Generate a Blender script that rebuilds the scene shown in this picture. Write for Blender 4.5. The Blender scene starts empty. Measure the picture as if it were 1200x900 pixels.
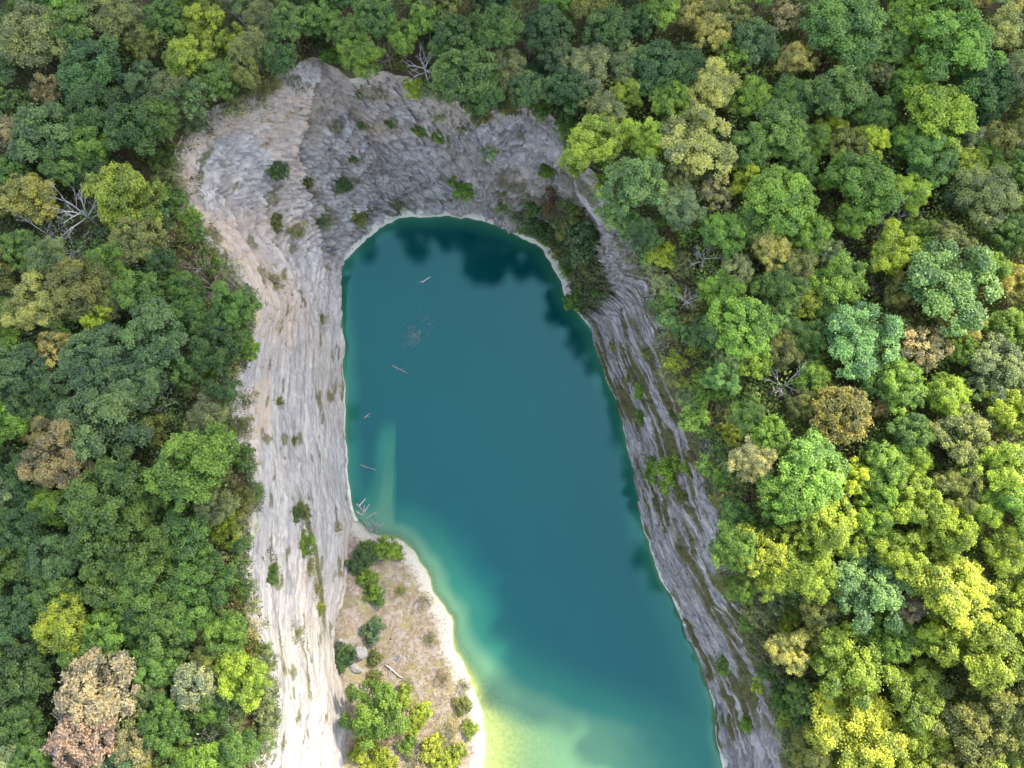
import bpy, math, random
import numpy as np
from mathutils import Vector, Matrix
from mathutils.bvhtree import BVHTree

scene = bpy.context.scene
COL = scene.collection
R_ = math.radians

# ------------------------------------------------------------------ camera, sky, sun, exposure
CAM_Z, TILT, FPX = 125.0, R_(15.0), 833.0
cam_d = bpy.data.cameras.new('camera')
cam_d.sensor_width = 36.0
cam_d.lens = 36.0 * FPX / 1200.0
cam_d.clip_end = 5000
cam = bpy.data.objects.new('camera', cam_d)
COL.objects.link(cam)
cam.location = (0, 0, CAM_Z)
cam.rotation_euler = (TILT, 0, 0)
scene.camera = cam

SUN_EL, SUN_AZ = R_(40.0), R_(36.0)
world = bpy.data.worlds.new('World')
scene.world = world
world.use_nodes = True
wn, wl = world.node_tree.nodes, world.node_tree.links
wn.clear()
sky = wn.new('ShaderNodeTexSky'); sky.sky_type = 'NISHITA'
sky.sun_disc = False
sky.sun_elevation = SUN_EL
sky.sun_rotation = math.pi / 2 - SUN_AZ
sky.air_density = 1.0; sky.dust_density = 1.6; sky.ozone_density = 1.0
hsv = wn.new('ShaderNodeHueSaturation'); hsv.inputs['Saturation'].default_value = 0.60
bgn = wn.new('ShaderNodeBackground'); bgn.inputs['Strength'].default_value = 0.15
wo = wn.new('ShaderNodeOutputWorld')
wl.new(sky.outputs[0], hsv.inputs['Color']); wl.new(hsv.outputs[0], bgn.inputs['Color'])
wl.new(bgn.outputs[0], wo.inputs['Surface'])

sd = bpy.data.lights.new('sun', 'SUN')
sd.energy = 2.0; sd.angle = R_(2.5); sd.color = (1.0, 0.90, 0.70)
sun = bpy.data.objects.new('sun', sd); COL.objects.link(sun)
SVEC = Vector((math.cos(SUN_EL) * math.cos(SUN_AZ), math.cos(SUN_EL) * math.sin(SUN_AZ), math.sin(SUN_EL)))
sun.rotation_euler = SVEC.to_track_quat('Z', 'Y').to_euler()
sun.location = (60, 30, 160)

scene.view_settings.view_transform = 'Standard'
scene.view_settings.look = 'None'
scene.view_settings.exposure = 2.25
scene.view_settings.gamma = 1.0

# ------------------------------------------------------------------ helpers
rng = np.random.default_rng(7)
random.seed(7)
ct, st = math.cos(TILT), math.sin(TILT)

def ray(px, py):
    dx = (px - 600.0) / FPX; dy = (450.0 - py) / FPX
    return Vector((dx, dy * ct + st, dy * st - ct))

def unproj(px, py, z=0.0):
    d = ray(px, py)
    k = (z - CAM_Z) / d.z
    return d.x * k, d.y * k

def project(x, y, z):
    zz = z - CAM_Z
    yc = y * ct + zz * st
    zc = -y * st + zz * ct
    return 600.0 + FPX * x / -zc, 450.0 - FPX * yc / -zc

def sstep(a, b, x):
    t = np.clip((np.asarray(x, float) - a) / (b - a), 0, 1)
    return t * t * (3 - 2 * t)

def _h(ix, iy, s):
    h = (ix.astype(np.int64) * 374761393 + iy.astype(np.int64) * 668265263 + s * 1274126177) & 0xFFFFFFFF
    h = ((h ^ (h >> 13)) * 1103515245) & 0xFFFFFFFF
    h = ((h ^ (h >> 15)) * 2654435761) & 0xFFFFFFFF
    return ((h ^ (h >> 16)) & 0xFFFFFF) / float(0xFFFFFF)

def vnoise(x, y, s=0):
    x = np.asarray(x, float); y = np.asarray(y, float)
    ix = np.floor(x); iy = np.floor(y)
    fx = x - ix; fy = y - iy
    fx = fx * fx * (3 - 2 * fx); fy = fy * fy * (3 - 2 * fy)
    a = _h(ix, iy, s); b = _h(ix + 1, iy, s); c = _h(ix, iy + 1, s); d = _h(ix + 1, iy + 1, s)
    return (a * (1 - fx) + b * fx) * (1 - fy) + (c * (1 - fx) + d * fx) * fy

def fbm(x, y, s=0, o=4):
    r = 0; a = 0.5; n = 0
    x = np.asarray(x, float); y = np.asarray(y, float)
    for i in range(o):
        r = r + a * vnoise(x * 2 ** i, y * 2 ** i, s + 17 * i); n += a; a *= 0.5
    return r / n

def mesh_np(name, V, F, smooth=False):
    """V (n,3); F (m,4) or (m,3)"""
    me = bpy.data.meshes.new(name)
    V = np.ascontiguousarray(V, np.float32); F = np.ascontiguousarray(F, np.int32)
    k = F.shape[1]
    me.vertices.add(len(V)); me.vertices.foreach_set('co', V.ravel())
    me.loops.add(F.size); me.loops.foreach_set('vertex_index', F.ravel())
    me.polygons.add(len(F))
    me.polygons.foreach_set('loop_start', np.arange(0, F.size, k, dtype=np.int32))
    me.polygons.foreach_set('loop_total', np.full(len(F), k, np.int32))
    if smooth:
        me.polygons.foreach_set('use_smooth', np.ones(len(F), bool))
    me.update(calc_edges=True)
    me.validate()
    return me

def fattr(me, name, vals):
    a = me.attributes.new(name, 'FLOAT', 'POINT')
    a.data.foreach_set('value', np.ascontiguousarray(vals, np.float32).ravel())

def mk(name, data, mat=None, parent=None):
    o = bpy.data.objects.new(name, data)
    COL.objects.link(o)
    if mat is not None and data is not None and len(data.materials) == 0:
        data.materials.append(mat)
    if parent is not None:
        o.parent = parent
    return o

def tag(o, label=None, cat=None, group=None, kind=None):
    if label: o['label'] = label
    if cat: o['category'] = cat
    if group: o['group'] = group
    if kind: o['kind'] = kind
    return o

class NT:
    """tiny node-tree helper"""
    def __init__(s, name):
        s.m = bpy.data.materials.new(name); s.m.use_nodes = True
        s.t = s.m.node_tree; s.t.nodes.clear()
        s.out = s.t.nodes.new('ShaderNodeOutputMaterial')
    def n(s, typ, **kw):
        nd = s.t.nodes.new(typ)
        for k, v in kw.items():
            if k.startswith('_'):
                setattr(nd, k[1:], v)
        return nd
    def l(s, a, b): s.t.links.new(a, b)
    def val(s, sock, v):
        if hasattr(v, 'is_output') or isinstance(v, bpy.types.NodeSocket): s.l(v, sock)
        else: sock.default_value = v
    def attr(s, name):
        a = s.n('ShaderNodeAttribute'); a.attribute_name = name; return a.outputs['Fac']
    def noise(s, vec, scale, detail=4, rough=0.55, dist=0.0):
        a = s.n('ShaderNodeTexNoise'); a.inputs['Scale'].default_value = scale
        a.inputs['Detail'].default_value = detail; a.inputs['Roughness'].default_value = rough
        a.inputs['Distortion'].default_value = dist
        if vec is not None: s.l(vec, a.inputs['Vector'])
        return a.outputs['Fac']
    def mapv(s, vec, scale):
        a = s.n('ShaderNodeMapping'); a.inputs['Scale'].default_value = scale; s.l(vec, a.inputs['Vector']); return a.outputs[0]
    def ramp(s, fac, a, b, lo=0.0, hi=1.0):
        m = s.n('ShaderNodeMapRange'); m.interpolation_type = 'SMOOTHSTEP'
        s.val(m.inputs['Value'], fac)
        m.inputs['From Min'].default_value = a; m.inputs['From Max'].default_value = b
        m.inputs['To Min'].default_value = lo; m.inputs['To Max'].default_value = hi
        return m.outputs[0]
    def mix(s, fac, a, b, blend='MIX'):
        m = s.n('ShaderNodeMix'); m.data_type = 'RGBA'; m.blend_type = blend; m.clamp_factor = True
        s.val(m.inputs[0], fac)
        for k, v in ((6, a), (7, b)):
            if isinstance(v, tuple): v = (v[0], v[1], v[2], 1.0)
            s.val(m.inputs[k], v)
        return m.outputs[2]
    def math(s, op, a, b=0.0):
        m = s.n('ShaderNodeMath'); m.operation = op
        s.val(m.inputs[0], a); s.val(m.inputs[1], b); return m.outputs[0]
    def bump(s, h, strength, dist):
        b = s.n('ShaderNodeBump'); b.inputs['Strength'].default_value = strength
        b.inputs['Distance'].default_value = dist; s.l(h, b.inputs['Height']); return b.outputs[0]
    def pos(s):
        return s.n('ShaderNodeNewGeometry').outputs['Position']
    def princ(s, color, rough=0.9, normal=None, spec=0.2):
        p = s.n('ShaderNodeBsdfPrincipled')
        if isinstance(color, tuple): color = (color[0], color[1], color[2], 1.0)
        s.val(p.inputs['Base Color'], color); s.val(p.inputs['Roughness'], rough)
        p.inputs['Specular IOR Level'].default_value = spec
        if normal is not None: s.l(normal, p.inputs['Normal'])
        s.l(p.outputs[0], s.out.inputs['Surface'])
        return p

# ------------------------------------------------------------------ terrain height
EX, EY = math.cos(SUN_AZ), math.sin(SUN_AZ)
SHADE_RIDGE_Q0 = -17.5
def G(x, y):
    """height of the ground above the quarry rim, metres over the water"""
    x = np.asarray(x, float); y = np.asarray(y, float)
    z = 27.0 + 2.2 * (fbm(x / 28.0, y / 28.0, 3, 3) - 0.5)
    # right bank falls to the open southern end
    z = z - 14.0 * sstep(14, -24, y) * sstep(5, 25, x) * (1 - 0.5 * sstep(45, 75, x))
    z = z - 16.0 * sstep(-38, -70, y) * sstep(60, 20, np.abs(x))
    # added ridge, unseen beyond the right edge, raised to shade the upper scene
    s = x * EX + y * EY; q = -x * EY + y * EX
    z = z + 690.0 * sstep(170, 760, s) * sstep(SHADE_RIDGE_Q0 - 25, SHADE_RIDGE_Q0 + 35, q + 9 * np.sin(s / 60.0))
    return z

def unproj_ground(px, py, dz=0.0, it=5):
    z = 27.0 + dz
    for _ in range(it):
        x, y = unproj(px, py, z)
        z = 0.5 * z + 0.5 * (float(G(x, y)) + dz)
    x, y = unproj(px, py, z)
    return x, y, z - dz

# foot and rim of the quarry face, read as pairs of photo points
ST = [((415,1050),(290,1050),1.0),((412,960),(295,960),1.0),((417,885),(300,900),1.0),((420,845),(308,850),1.0),
 ((412,800),(310,800),1.0),((399,757),(297,757),1.0),((404,730),(291,725),1.0),((420,695),(293,680),1.0),
 ((417,645),(286,640),1.0),((419,612),(286,607),1.0),((411,585),(292,583),1.0),((407,560),(286,555),1.0),
 ((405,520),(277,525),1.0),((405,480),(260,490),1.0),((403,433),(274,452),1.0),((400,380),(284,405),1.0),
 ((398,345),(290,365),1.0),((397,325),(262,310),1.0),((400,312),(214,255),1.0),((408,301),(198,205),1.0),
 ((420,290),(200,172),1.0),((432,278),(228,140),1.0),((445,267),(262,117),1.0),((456,261),(300,100),1.0),
 ((467,257),(335,87),1.0),((480,254),(372,66),1.0),((500,253),(398,84),1.0),((520,253),(430,88),1.0),
 ((535,254),(467,90),1.0),((552,256),(517,107),1.0),((570,260),(555,126),0.95),((588,268),(607,120),0.85),
 ((605,277),(640,130),0.75),((620,284),(663,147),0.6),((635,292),(683,177),0.5),((645,306),(696,202),0.42),
 ((650,317),(709,225),0.40),((655,327),(722,248),0.40),((660,345),(733,274),0.45),((670,360),(746,298),0.6),
 ((680,368),(757,320),0.8),((693,385),(768,352),1.0),((700,413),(778,395),1.0),((713,450),(797,433),1.0),
 ((725,480),(813,463),1.0),((733,507),(828,505),1.0),((742,555),(837,555),1.0),((750,600),(847,595),1.0),
 ((758,630),(853,640),1.0),((767,657),(859,680),1.0),((780,690),(872,712),1.0),((807,740),(888,752),1.0),
 ((820,777),(897,787),1.0),((838,826),(917,825),1.0),((838,849),(927,858),1.0),((845,900),(932,900),1.0),
 ((852,960),(940,960),1.0),((860,1050),(950,1050),1.0)]
foot = np.array([unproj(*s[0]) for s in ST])
rimz = []; rim = []
for s in ST:
    x, y, z = unproj_ground(*s[1])
    rim.append((x, y)); rimz.append(z)
rim = np.array(rim); rimz = np.array(rimz)
prof = np.array([s[2] for s in ST])
# the open southern end, behind the camera
fs = [(foot[-1][0] - 1, -62), (20, -72), (0, -75), (-20, -70), (foot[0][0] - 1, -60)]
rs = [(rim[-1][0] + 4, -66), (27, -86), (0, -92), (-26, -86), (rim[0][0] - 4, -64)]
foot = np.vstack([foot, fs]); rim = np.vstack([rim, rs])
rimz = np.concatenate([rimz, [float(G(*r)) for r in rs]])
prof = np.concatenate([prof, np.ones(5)])
NS = len(ST)

def resample_closed(step):
    n = len(foot)
    P = np.column_stack([foot, rim, rimz, prof, np.arange(n)])
    P = np.vstack([P, P[:1]]); P[-1, -1] = n
    mid = 0.5 * (P[:, 0:2] + P[:, 2:4])
    L = np.concatenate([[0], np.cumsum(np.linalg.norm(np.diff(mid, axis=0), axis=1))])
    k = int(L[-1] / step)
    t = np.linspace(0, L[-1], k, endpoint=False)
    return np.column_stack([np.interp(t, L, P[:, j]) for j in range(P.shape[1])]), t, L

RS, UU, LST = resample_closed(0.24)
def smooth_closed(a, w):
    k = np.hanning(w + 2)[1:-1]; k /= k.sum()
    p = np.concatenate([a[-w:], a, a[:w]])
    return np.convolve(p, k, 'same')[w:-w]
for j in range(6):
    RS[:, j] = smooth_closed(RS[:, j], 9 if j < 2 else 15)
NU = len(RS)
fx, fy, rx, ry, rz, pf, sidx = [RS[:, j] for j in range(7)]
# low-frequency wobble of shore and rim so that neither is a drawn line
tx = np.roll(fx, -3) - np.roll(fx, 3); ty = np.roll(fy, -3) - np.roll(fy, 3)
ln = np.hypot(tx, ty); nx_, ny_ = ty / ln, -tx / ln            # into the rock or into the lake
cx0, cy0 = -4.0, 24.0
sgn = np.sign((fx - cx0) * nx_ + (fy - cy0) * ny_)
nx_, ny_ = nx_ * sgn, ny_ * sgn                                  # outward, away from the lake
wob = 1.0 * (fbm(UU / 3.1, UU * 0, 11, 3) - 0.5)
wobr = 3.4 * (fbm(UU / 3.7, UU * 0 + 9, 12, 4) - 0.5)
plane_w = np.maximum(sstep(16.0, 13.5, sidx) * sstep(0.5, 1.5, sidx), sstep(42, 44, sidx) * sstep(NS - .5, NS - 2, sidx))
fx1, fy1, rx1, ry1 = fx.copy(), fy.copy(), rx.copy(), ry.copy()
fx = fx + plane_w * (smooth_closed(fx, 101) - fx); fy = fy + plane_w * (smooth_closed(fy, 101) - fy)
rx = rx + plane_w * (smooth_closed(rx, 121) - rx); ry = ry + plane_w * (smooth_closed(ry, 121) - ry)
dfx, dfy, drx, dry = fx1 - fx, fy1 - fy, rx1 - rx, ry1 - ry
# how far each column belongs to the left, far and right faces
left_w = sstep(20.5, 17.0, sidx)
right_w = sstep(37.0, 41.0, sidx) * sstep(NS + 1, NS - 1, sidx)
far_w = np.clip(1 - left_w - right_w, 0, 1)

NV = 128
vv = np.concatenate([np.linspace(-0.11, 0, 9)[:-1], np.linspace(0, 1, NV - 8)])
Ug = np.repeat(UU[:, None], NV, 1); Vg = np.repeat(vv[None, :], NU, 0)
H = rz[:, None]
Hm = Vg * H
sfrac = np.where(Vg > 0, np.power(np.clip(Vg, 1e-5, 1), 1.0 / pf[:, None] ** -1), Vg * 0.35)
sfrac = np.where(Vg > 0, np.power(np.clip(Vg, 1e-5, 1), pf[:, None]), Vg * 0.35)
X = fx[:, None] + (rx - fx)[:, None] * sfrac
Y = fy[:, None] + (ry - fy)[:, None] * sfrac
wb = wob[:, None] * sstep(0.14, 0.0, Vg) + wobr[:, None] * sstep(0.82, 1.0, Vg)
X = X + nx_[:, None] * wb; Y = Y + ny_[:, None] * wb
wf_, wr_ = sstep(0.22, 0.0, Vg), sstep(0.80, 1.0, Vg)
X = X + dfx[:, None] * wf_ + drx[:, None] * wr_; Y = Y + dfy[:, None] * wf_ + dry[:, None] * wr_
Z = Hm.copy()
ox = (rx - fx)[:, None]; oy = (ry - fy)[:, None]
ol = np.hypot(ox, oy) + 1e-6
ox, oy = -ox / ol, -oy / ol                                       # toward the lake
slope_ang = np.arctan2(H, ol)
RW = np.repeat(right_w[:, None], NV, 1)
rib = 17.0 + 8.2 * np.clip(Vg, 0, 1) + 0.5 * (fbm(Hm / 3.0, Hm * 0, 181, 3) - 0.5)
rib_d = sidx[:, None] - rib                                       # < 0 on the slab, > 0 on the far face
LW = sstep(0.12, -0.12, rib_d)
FW = np.clip(1 - LW - RW, 0, 1)
UPL = sstep(13.5, 17.5, sidx)[:, None] * LW                       # broken upper part of the left slab
Ub = np.where(rib_d < 0, (X + Y) * 0.707, X + 0.3 * Y) * (1 - RW) + Ug * RW
wU = Ug + 2.0 * (fbm(Ug / 9, Hm / 9, 21, 2) - 0.5)
wV = Hm + (0.7 + 1.2 * FW) * (fbm(Ug / 15, Hm / 9, 22, 2) - 0.5) + (0.10 + 0.3 * RW) * (fbm(Ug / 1.6, Hm / 1.2, 28, 3) - 0.5) + 0.05 * Ug * LW - 0.09 * Ug * RW
big = fbm(Ug / 13, Hm / 10, 23, 3) - 0.5
wUb = Ub + 1.2 * (fbm(Ub / 9, Hm / 9, 21, 2) - 0.5)
# beds: long ledges along the face, broken into slabs
def beds(t, width, s):
    w_ = wV / t
    i = np.floor(w_); f = w_ - i
    seg = np.floor(wU / width + 7.3 * _h(i, i * 0, s + 5))
    a = _h(i, seg, s)
    f2 = wU / width + 7.3 * _h(i, i * 0, s + 5) - seg
    edge = sstep(0, .12, f) * sstep(1, .80, f) * (0.55 + 0.45 * sstep(0, .06, f2) * sstep(1, .94, f2))
    return (a - 0.35) * edge
# jointed facets: planes cut at several angles, hard-edged
def facets(t, ang, s):
    a = (wUb * math.cos(ang) + Hm * math.sin(ang)) / t + 0.9 * fbm(Ub / 6, Hm / 6, s + 1, 2)
    b = (-wUb * math.sin(ang) + Hm * math.cos(ang)) / (t * 0.62) + 0.9 * fbm(Ub / 6, Hm / 6, s + 2, 2)
    i = np.floor(a); j = np.floor(b + 0.5 * _h(i, i * 0, s + 4)); bb = b + 0.5 * _h(i, i * 0, s + 4)
    u_, v_ = a - i - .5, bb - j - .5
    return (_h(i, j, s) - .5) + (_h(i, j, s + 7) - .5) * 1.6 * u_ + (_h(i, j, s + 8) - .5) * 1.6 * v_
def cells(t, asp, ang, s, warp=0.9):
    a = (wUb * math.cos(ang) + Hm * math.sin(ang)) / t + warp * fbm(Ub / 5, Hm / 5, s + 1, 3)
    b = (-wUb * math.sin(ang) + Hm * math.cos(ang)) / (t * asp) + warp * fbm(Ub / 5, Hm / 5, s + 2, 3)
    i = np.floor(a); bb = b + 0.6 * _h(i, i * 0, s + 4); j = np.floor(bb)
    return _h(i, j, s)
def joints(t, asp, ang, s, w=0.05, warp=0.9):
    a = (wUb * math.cos(ang) + Hm * math.sin(ang)) / t + warp * fbm(Ub / 5, Hm / 5, s + 1, 3)
    b = (-wUb * math.sin(ang) + Hm * math.cos(ang)) / (t * asp) + warp * fbm(Ub / 5, Hm / 5, s + 2, 3)
    i = np.floor(a); bb = b + 0.6 * _h(i, i * 0, s + 4); j = np.floor(bb)
    e = np.minimum(np.minimum(a - i, 1 - a + i), np.minimum(bb - j, 1 - bb + j) * asp)
    keep_ = _h(i, j, s + 9) > 0.35
    return sstep(w * 1.6, w * 0.3, e) * keep_
joint = np.maximum(joints(3.2, .5, .3, 161, .05), 0.8 * joints(1.3, .5, -.45, 162, .09))
rtone = 0.40 * cells(3.2, .5, .3, 161) + 0.32 * cells(1.3, .5, -.45, 162) + 0.28 * cells(0.62, .55, .8, 163)
fc = 0.9 * facets(3.4, 0.35, 141) + 0.6 * facets(1.7, -0.5, 142) + 0.36 * facets(0.85, 0.9, 143)
b1 = beds(1.9, 9.0, 31); b2 = beds(0.75, 4.5, 32); b3 = beds(0.34, 2.0, 33)
# blocks for the shattered far face
def blocks(t, s):
    a = wUb / t + 1.7 * fbm(Ub / 7, Hm / 7, s + 1, 2); b = Hm / (t * 0.8) + 1.7 * fbm(Ub / 7, Hm / 7, s + 2, 2)
    i = np.floor(a); j = np.floor(b + 0.5 * _h(i, i * 0, s + 3)); bb = b + 0.5 * _h(i, i * 0, s + 3)
    e = np.minimum(np.minimum(a - i, 1 - a + i), np.minimum(bb - j, 1 - bb + j))
    return (_h(i, j, s) - 0.4) * sstep(0, 0.16, e)
k1 = blocks(2.6, 41); k2 = blocks(1.1, 42)
rough = fbm(Ug / 0.9, Hm / 0.9, 25, 4) - 0.5
ridg = 1 - np.abs(2 * fbm(Ug / 5.0, Hm / 16.0, 27, 3) - 1)
disp = (2.4 * big * (0.6 + 0.9 * FW) + (0.22 * LW + 1.1 * RW + 0.12 * FW) * b1 + (0.07 * LW + 0.75 * RW + 0.1 * FW) * b2
        + (0.03 * LW + 0.42 * RW + 0.05 * FW) * b3
        + fc * (1.35 * FW + 0.08 * LW + 1.0 * UPL + 0.30 * RW)
        - joint * (0.55 * FW + 0.45 * UPL + 0.12 * LW)
        + FW * (0.7 * k1 + 0.4 * k2) + 0.4 * UPL * k1 + 0.25 * LW * k1 + 0.2 * LW * k2
        + 3.2 * sstep(-4.5, -0.2, rib_d) * LW - 1.6 * FW * np.exp(-np.clip(rib_d, 0, 9) / 0.9) * (1 - RW)
        + (0.55 - 0.25 * LW) * rough + 1.6 * (ridg - 0.7) * FW)
# crease between the slab at the left and the far face; hollow at its foot
# the scooped pocket high in the far face
u_p = np.interp(27.0, np.arange(len(LST)), LST)
pk = np.hypot((Ug - u_p + 4.5) / 4.0, (Hm - 18.0) / 3.0)
disp -= 1.8 * sstep(1.0, 0.5, pk)
fade = sstep(0.0, 0.05, Vg) * sstep(1.0, 0.93, Vg)
below = Vg <= 0
disp = np.where(below, 0.25 * rough * 0, disp * fade)
X = X + ox * disp * 0.93; Y = Y + oy * disp * 0.93; Z = Z + disp * 0.30 * (~below)
Z = Z + np.where(below, 0, 0.25 * rough * fade)

V = np.stack([X, Y, Z], -1).reshape(-1, 3)
iu = np.arange(NU); jv = np.arange(NV - 1)
A = (iu[:, None] * NV + jv[None, :]); B = (((iu + 1) % NU)[:, None] * NV + jv[None, :])
Fc = np.stack([A, B, B + 1, A + 1], -1).reshape(-1, 4)
cliff_me = mesh_np('rock_cliff', V, Fc, smooth=False)
# masks with a shape of their own: moss, soil stains, pale calcite streaks
n_moss = fbm(wU / 7.0, wV / 0.85, 51, 4); n_moss2 = fbm(Ug / 10, Hm / 7, 52, 3)
lmoss = np.clip(sstep(0.46, 0.53, n_moss) * sstep(0.30, 0.46, n_moss2), 0, 1)
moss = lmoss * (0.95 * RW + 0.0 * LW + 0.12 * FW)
n_ml = fbm(Ug / 3.2, Hm / 1.2, 53, 4)
moss = np.maximum(moss, 0.75 * LW * sstep(0.66, 0.74, n_ml))
moss = np.maximum(moss, FW * sstep(0.60, 0.70, fbm(Ug / 5, Hm / 3, 54, 4)) * 0.6)
# vegetated gully strip low on the left face and the talus under the right corner
u_g = np.interp(7.6, np.arange(len(LST)), LST)
gl = np.abs(Hm - (11.0 + 0.35 * (Ug - u_g) + 1.5 * (fbm(Ug / 4, Hm * 0, 56, 2) - 0.5)))
moss = np.maximum(moss, 0.8 * sstep(1.0, 0.45, gl) * sstep(13, 7, np.abs(Ug - u_g)))
talus = sstep(31.5, 34.5, sidx)[:, None] * sstep(40.8, 39.6, sidx)[:, None] * sstep(0.62, 0.50, Vg + 0.1 * (n_moss2 - 0.5))
stain = sstep(0.50, 0.68, fbm(Ug / 12, Hm / 7, 57, 4)) * (1.0 * LW + 0.75 * FW + 0.15 * RW)
stain *= 0.35 + 0.65 * sstep(0.25, 0.9, Vg)
stain = np.maximum(stain, 0.95 * sstep(1.15, 0.7, pk))
u_s = np.interp(16.3, np.arange(len(LST)), LST)
stain = np.maximum(stain, sstep(1.0, 0.3, np.hypot((Ug - u_s) / 15.0, (Hm - 19.0) / 9.0) + 0.7 * (fbm(Ug / 3.5, Hm / 2.5, 157, 4) - 0.5)) * 0.9)
streak = sstep(0.50, 0.60, fbm(wU / 22, wV / 0.6, 58, 4)) * LW * sstep(0.10, 0.5, Vg) * sstep(14.5, 11.5, sidx)[:, None]
streak = np.maximum(streak, 0.6 * LW * sstep(0.60, 0.7, fbm(wU / 9, wV / 0.4, 59, 3)))
fattr(cliff_me, 'moss', moss); fattr(cliff_me, 'talus', talus); fattr(cliff_me, 'stain', stain)
fattr(cliff_me, 'streak', streak); fattr(cliff_me, 'rightness', np.repeat(right_w[:, None], NV, 1))
fattr(cliff_me, 'rtone', rtone); fattr(cliff_me, 'joint', joint)
fine_l = fbm(wU / 6.0, wV / 0.28, 171, 4) * 0.6 + fbm(wU / 2.0, wV / 0.24, 172, 3) * 0.4
fattr(cliff_me, 'lines', fine_l)
fattr(cliff_me, 'farness', np.clip(FW + 0.85 * UPL, 0, 1))
fattr(cliff_me, 'crack', np.clip(sstep(-.02, -.22, b2 + 0.6 * k2 * FW), 0, 1) * (1 - 0.6 * LW))
uvl = cliff_me.uv_layers.new(name='face')
uv = np.stack([wU, wV], -1).reshape(-1, 2)
lv = np.zeros(len(cliff_me.loops), np.int32); cliff_me.loops.foreach_get('vertex_index', lv)
uvl.data.foreach_set('uv', uv[lv].astype(np.float32).ravel())

# ------------------------------------------------------------------ rock, soil and water materials
def mat_cliff():
    t = NT('weathered_limestone')
    uvn = t.n('ShaderNodeUVMap'); uvn.uv_map = 'face'; u = uvn.outputs[0]
    p = t.pos()
    n1 = t.noise(p, 0.16, 5, 0.6); n2 = t.noise(p, 1.3, 6, 0.72); n3 = t.noise(p, 5.5, 5, 0.78)
    ns = t.noise(t.mapv(u, (0.16, 1.5, 1)), 1.0, 6, 0.65, 0.4)
    ns2 = t.noise(t.mapv(u, (0.45, 4.5, 1)), 1.0, 4, 0.6, 0.3)
    fa = t.attr('farness'); nf = t.math('SUBTRACT', 1.0, t.math('MULTIPLY', fa, 0.85))
    nb = t.noise(t.mapv(p, (1, 1, 1.3)), 0.7, 8, 0.8, 0.0)
    c = t.mix(t.ramp(n1, 0.3, 0.7), (0.355, 0.335, 0.32), (0.50, 0.465, 0.435))
    lg = t.noise(t.mapv(p, (0.12, 0.12, 0.8)), 1.0, 6, 0.75, 0.15)
    lg2 = t.noise(p, 0.075, 3, 0.6, 0.5)
    c = t.mix(t.math('MULTIPLY', fa, t.ramp(lg2, 0.46, 0.60, 0.0, 0.8)), c, (0.44, 0.35, 0.27))
    c = t.mix(t.math('MULTIPLY', fa, t.ramp(lg, 0.54, 0.62, 0.0, 0.75)), c, (0.57, 0.55, 0.53))
    c = t.mix(t.math('MULTIPLY', fa, t.ramp(lg, 0.46, 0.40, 0.0, 0.4)), c, (0.20, 0.185, 0.19))
    c = t.mix(t.math('MULTIPLY', fa, t.ramp(nb, 0.40, 0.62, 0.0, 0.8)), c, (0.49, 0.465, 0.445))
    c = t.mix(t.math('MULTIPLY', fa, t.ramp(nb, 0.50, 0.36, 0.0, 0.45)), c, (0.205, 0.195, 0.205))
    c = t.mix(t.math('MULTIPLY', nf, t.ramp(ns, 0.35, 0.72)), c, (0.48, 0.46, 0.45))
    c = t.mix(t.math('MULTIPLY', nf, t.ramp(ns2, 0.5, 0.30, 0, 0.55)), c, (0.17, 0.16, 0.17))
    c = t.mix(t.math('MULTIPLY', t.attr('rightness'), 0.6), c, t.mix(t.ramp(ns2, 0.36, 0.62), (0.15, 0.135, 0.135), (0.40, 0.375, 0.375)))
    sk = t.math('MULTIPLY', t.attr('streak'), t.ramp(n3, 0.25, 0.55, 0.45, 1.0))
    c = t.mix(sk, c, t.mix(t.ramp(n2, 0.35, 0.65), (0.68, 0.65, 0.61), (0.60, 0.51, 0.41)))
    c = t.mix(t.math('MULTIPLY', t.attr('crack'), 0.62), c, (0.13, 0.12, 0.125))
    rt = t.attr('rtone'); li_ = t.attr('lines')
    c = t.mix(t.math('MULTIPLY', t.ramp(rt, 0.52, 0.70, 0.0, 0.62), fa), c, (0.57, 0.545, 0.53))
    c = t.mix(t.math('MULTIPLY', t.ramp(rt, 0.46, 0.28, 0.0, 0.40), fa), c, (0.185, 0.175, 0.185))
    lk = t.math('MULTIPLY', nf, t.math('ADD', 0.72, t.math('MULTIPLY', t.attr('rightness'), 0.28)))
    c = t.mix(t.math('MULTIPLY', t.ramp(li_, 0.55, 0.63, 0.0, 0.75), lk), c, (0.56, 0.535, 0.51))
    c = t.mix(t.math('MULTIPLY', t.ramp(li_, 0.44, 0.36, 0.0, 0.65), lk), c, (0.175, 0.17, 0.19))
    c = t.mix(t.math('MULTIPLY', t.math('MULTIPLY', t.attr('joint'), t.math('ADD', fa, 0.35)), 0.36), c, (0.11, 0.10, 0.10))  # fracture lines, with crevice shade painted into their dark colour
    st_ = t.math('MULTIPLY', t.attr('stain'), t.ramp(n2, 0.34, 0.62))
    c = t.mix(st_, c, t.mix(t.ramp(n3, 0.3, 0.7), (0.46, 0.33, 0.22), (0.60, 0.48, 0.36)))
    c = t.mix(t.ramp(n3, 0.56, 0.72, 0.0, 0.75), c, (0.60, 0.575, 0.55))
    c = t.mix(t.ramp(n2, 0.36, 0.22, 0.0, 0.6), c, (0.16, 0.15, 0.15))
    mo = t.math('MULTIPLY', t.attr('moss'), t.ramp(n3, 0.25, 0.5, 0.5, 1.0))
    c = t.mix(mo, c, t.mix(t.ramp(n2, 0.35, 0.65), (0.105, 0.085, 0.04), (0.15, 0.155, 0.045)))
    ta = t.math('MULTIPLY', t.attr('talus'), 0.9)
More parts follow.
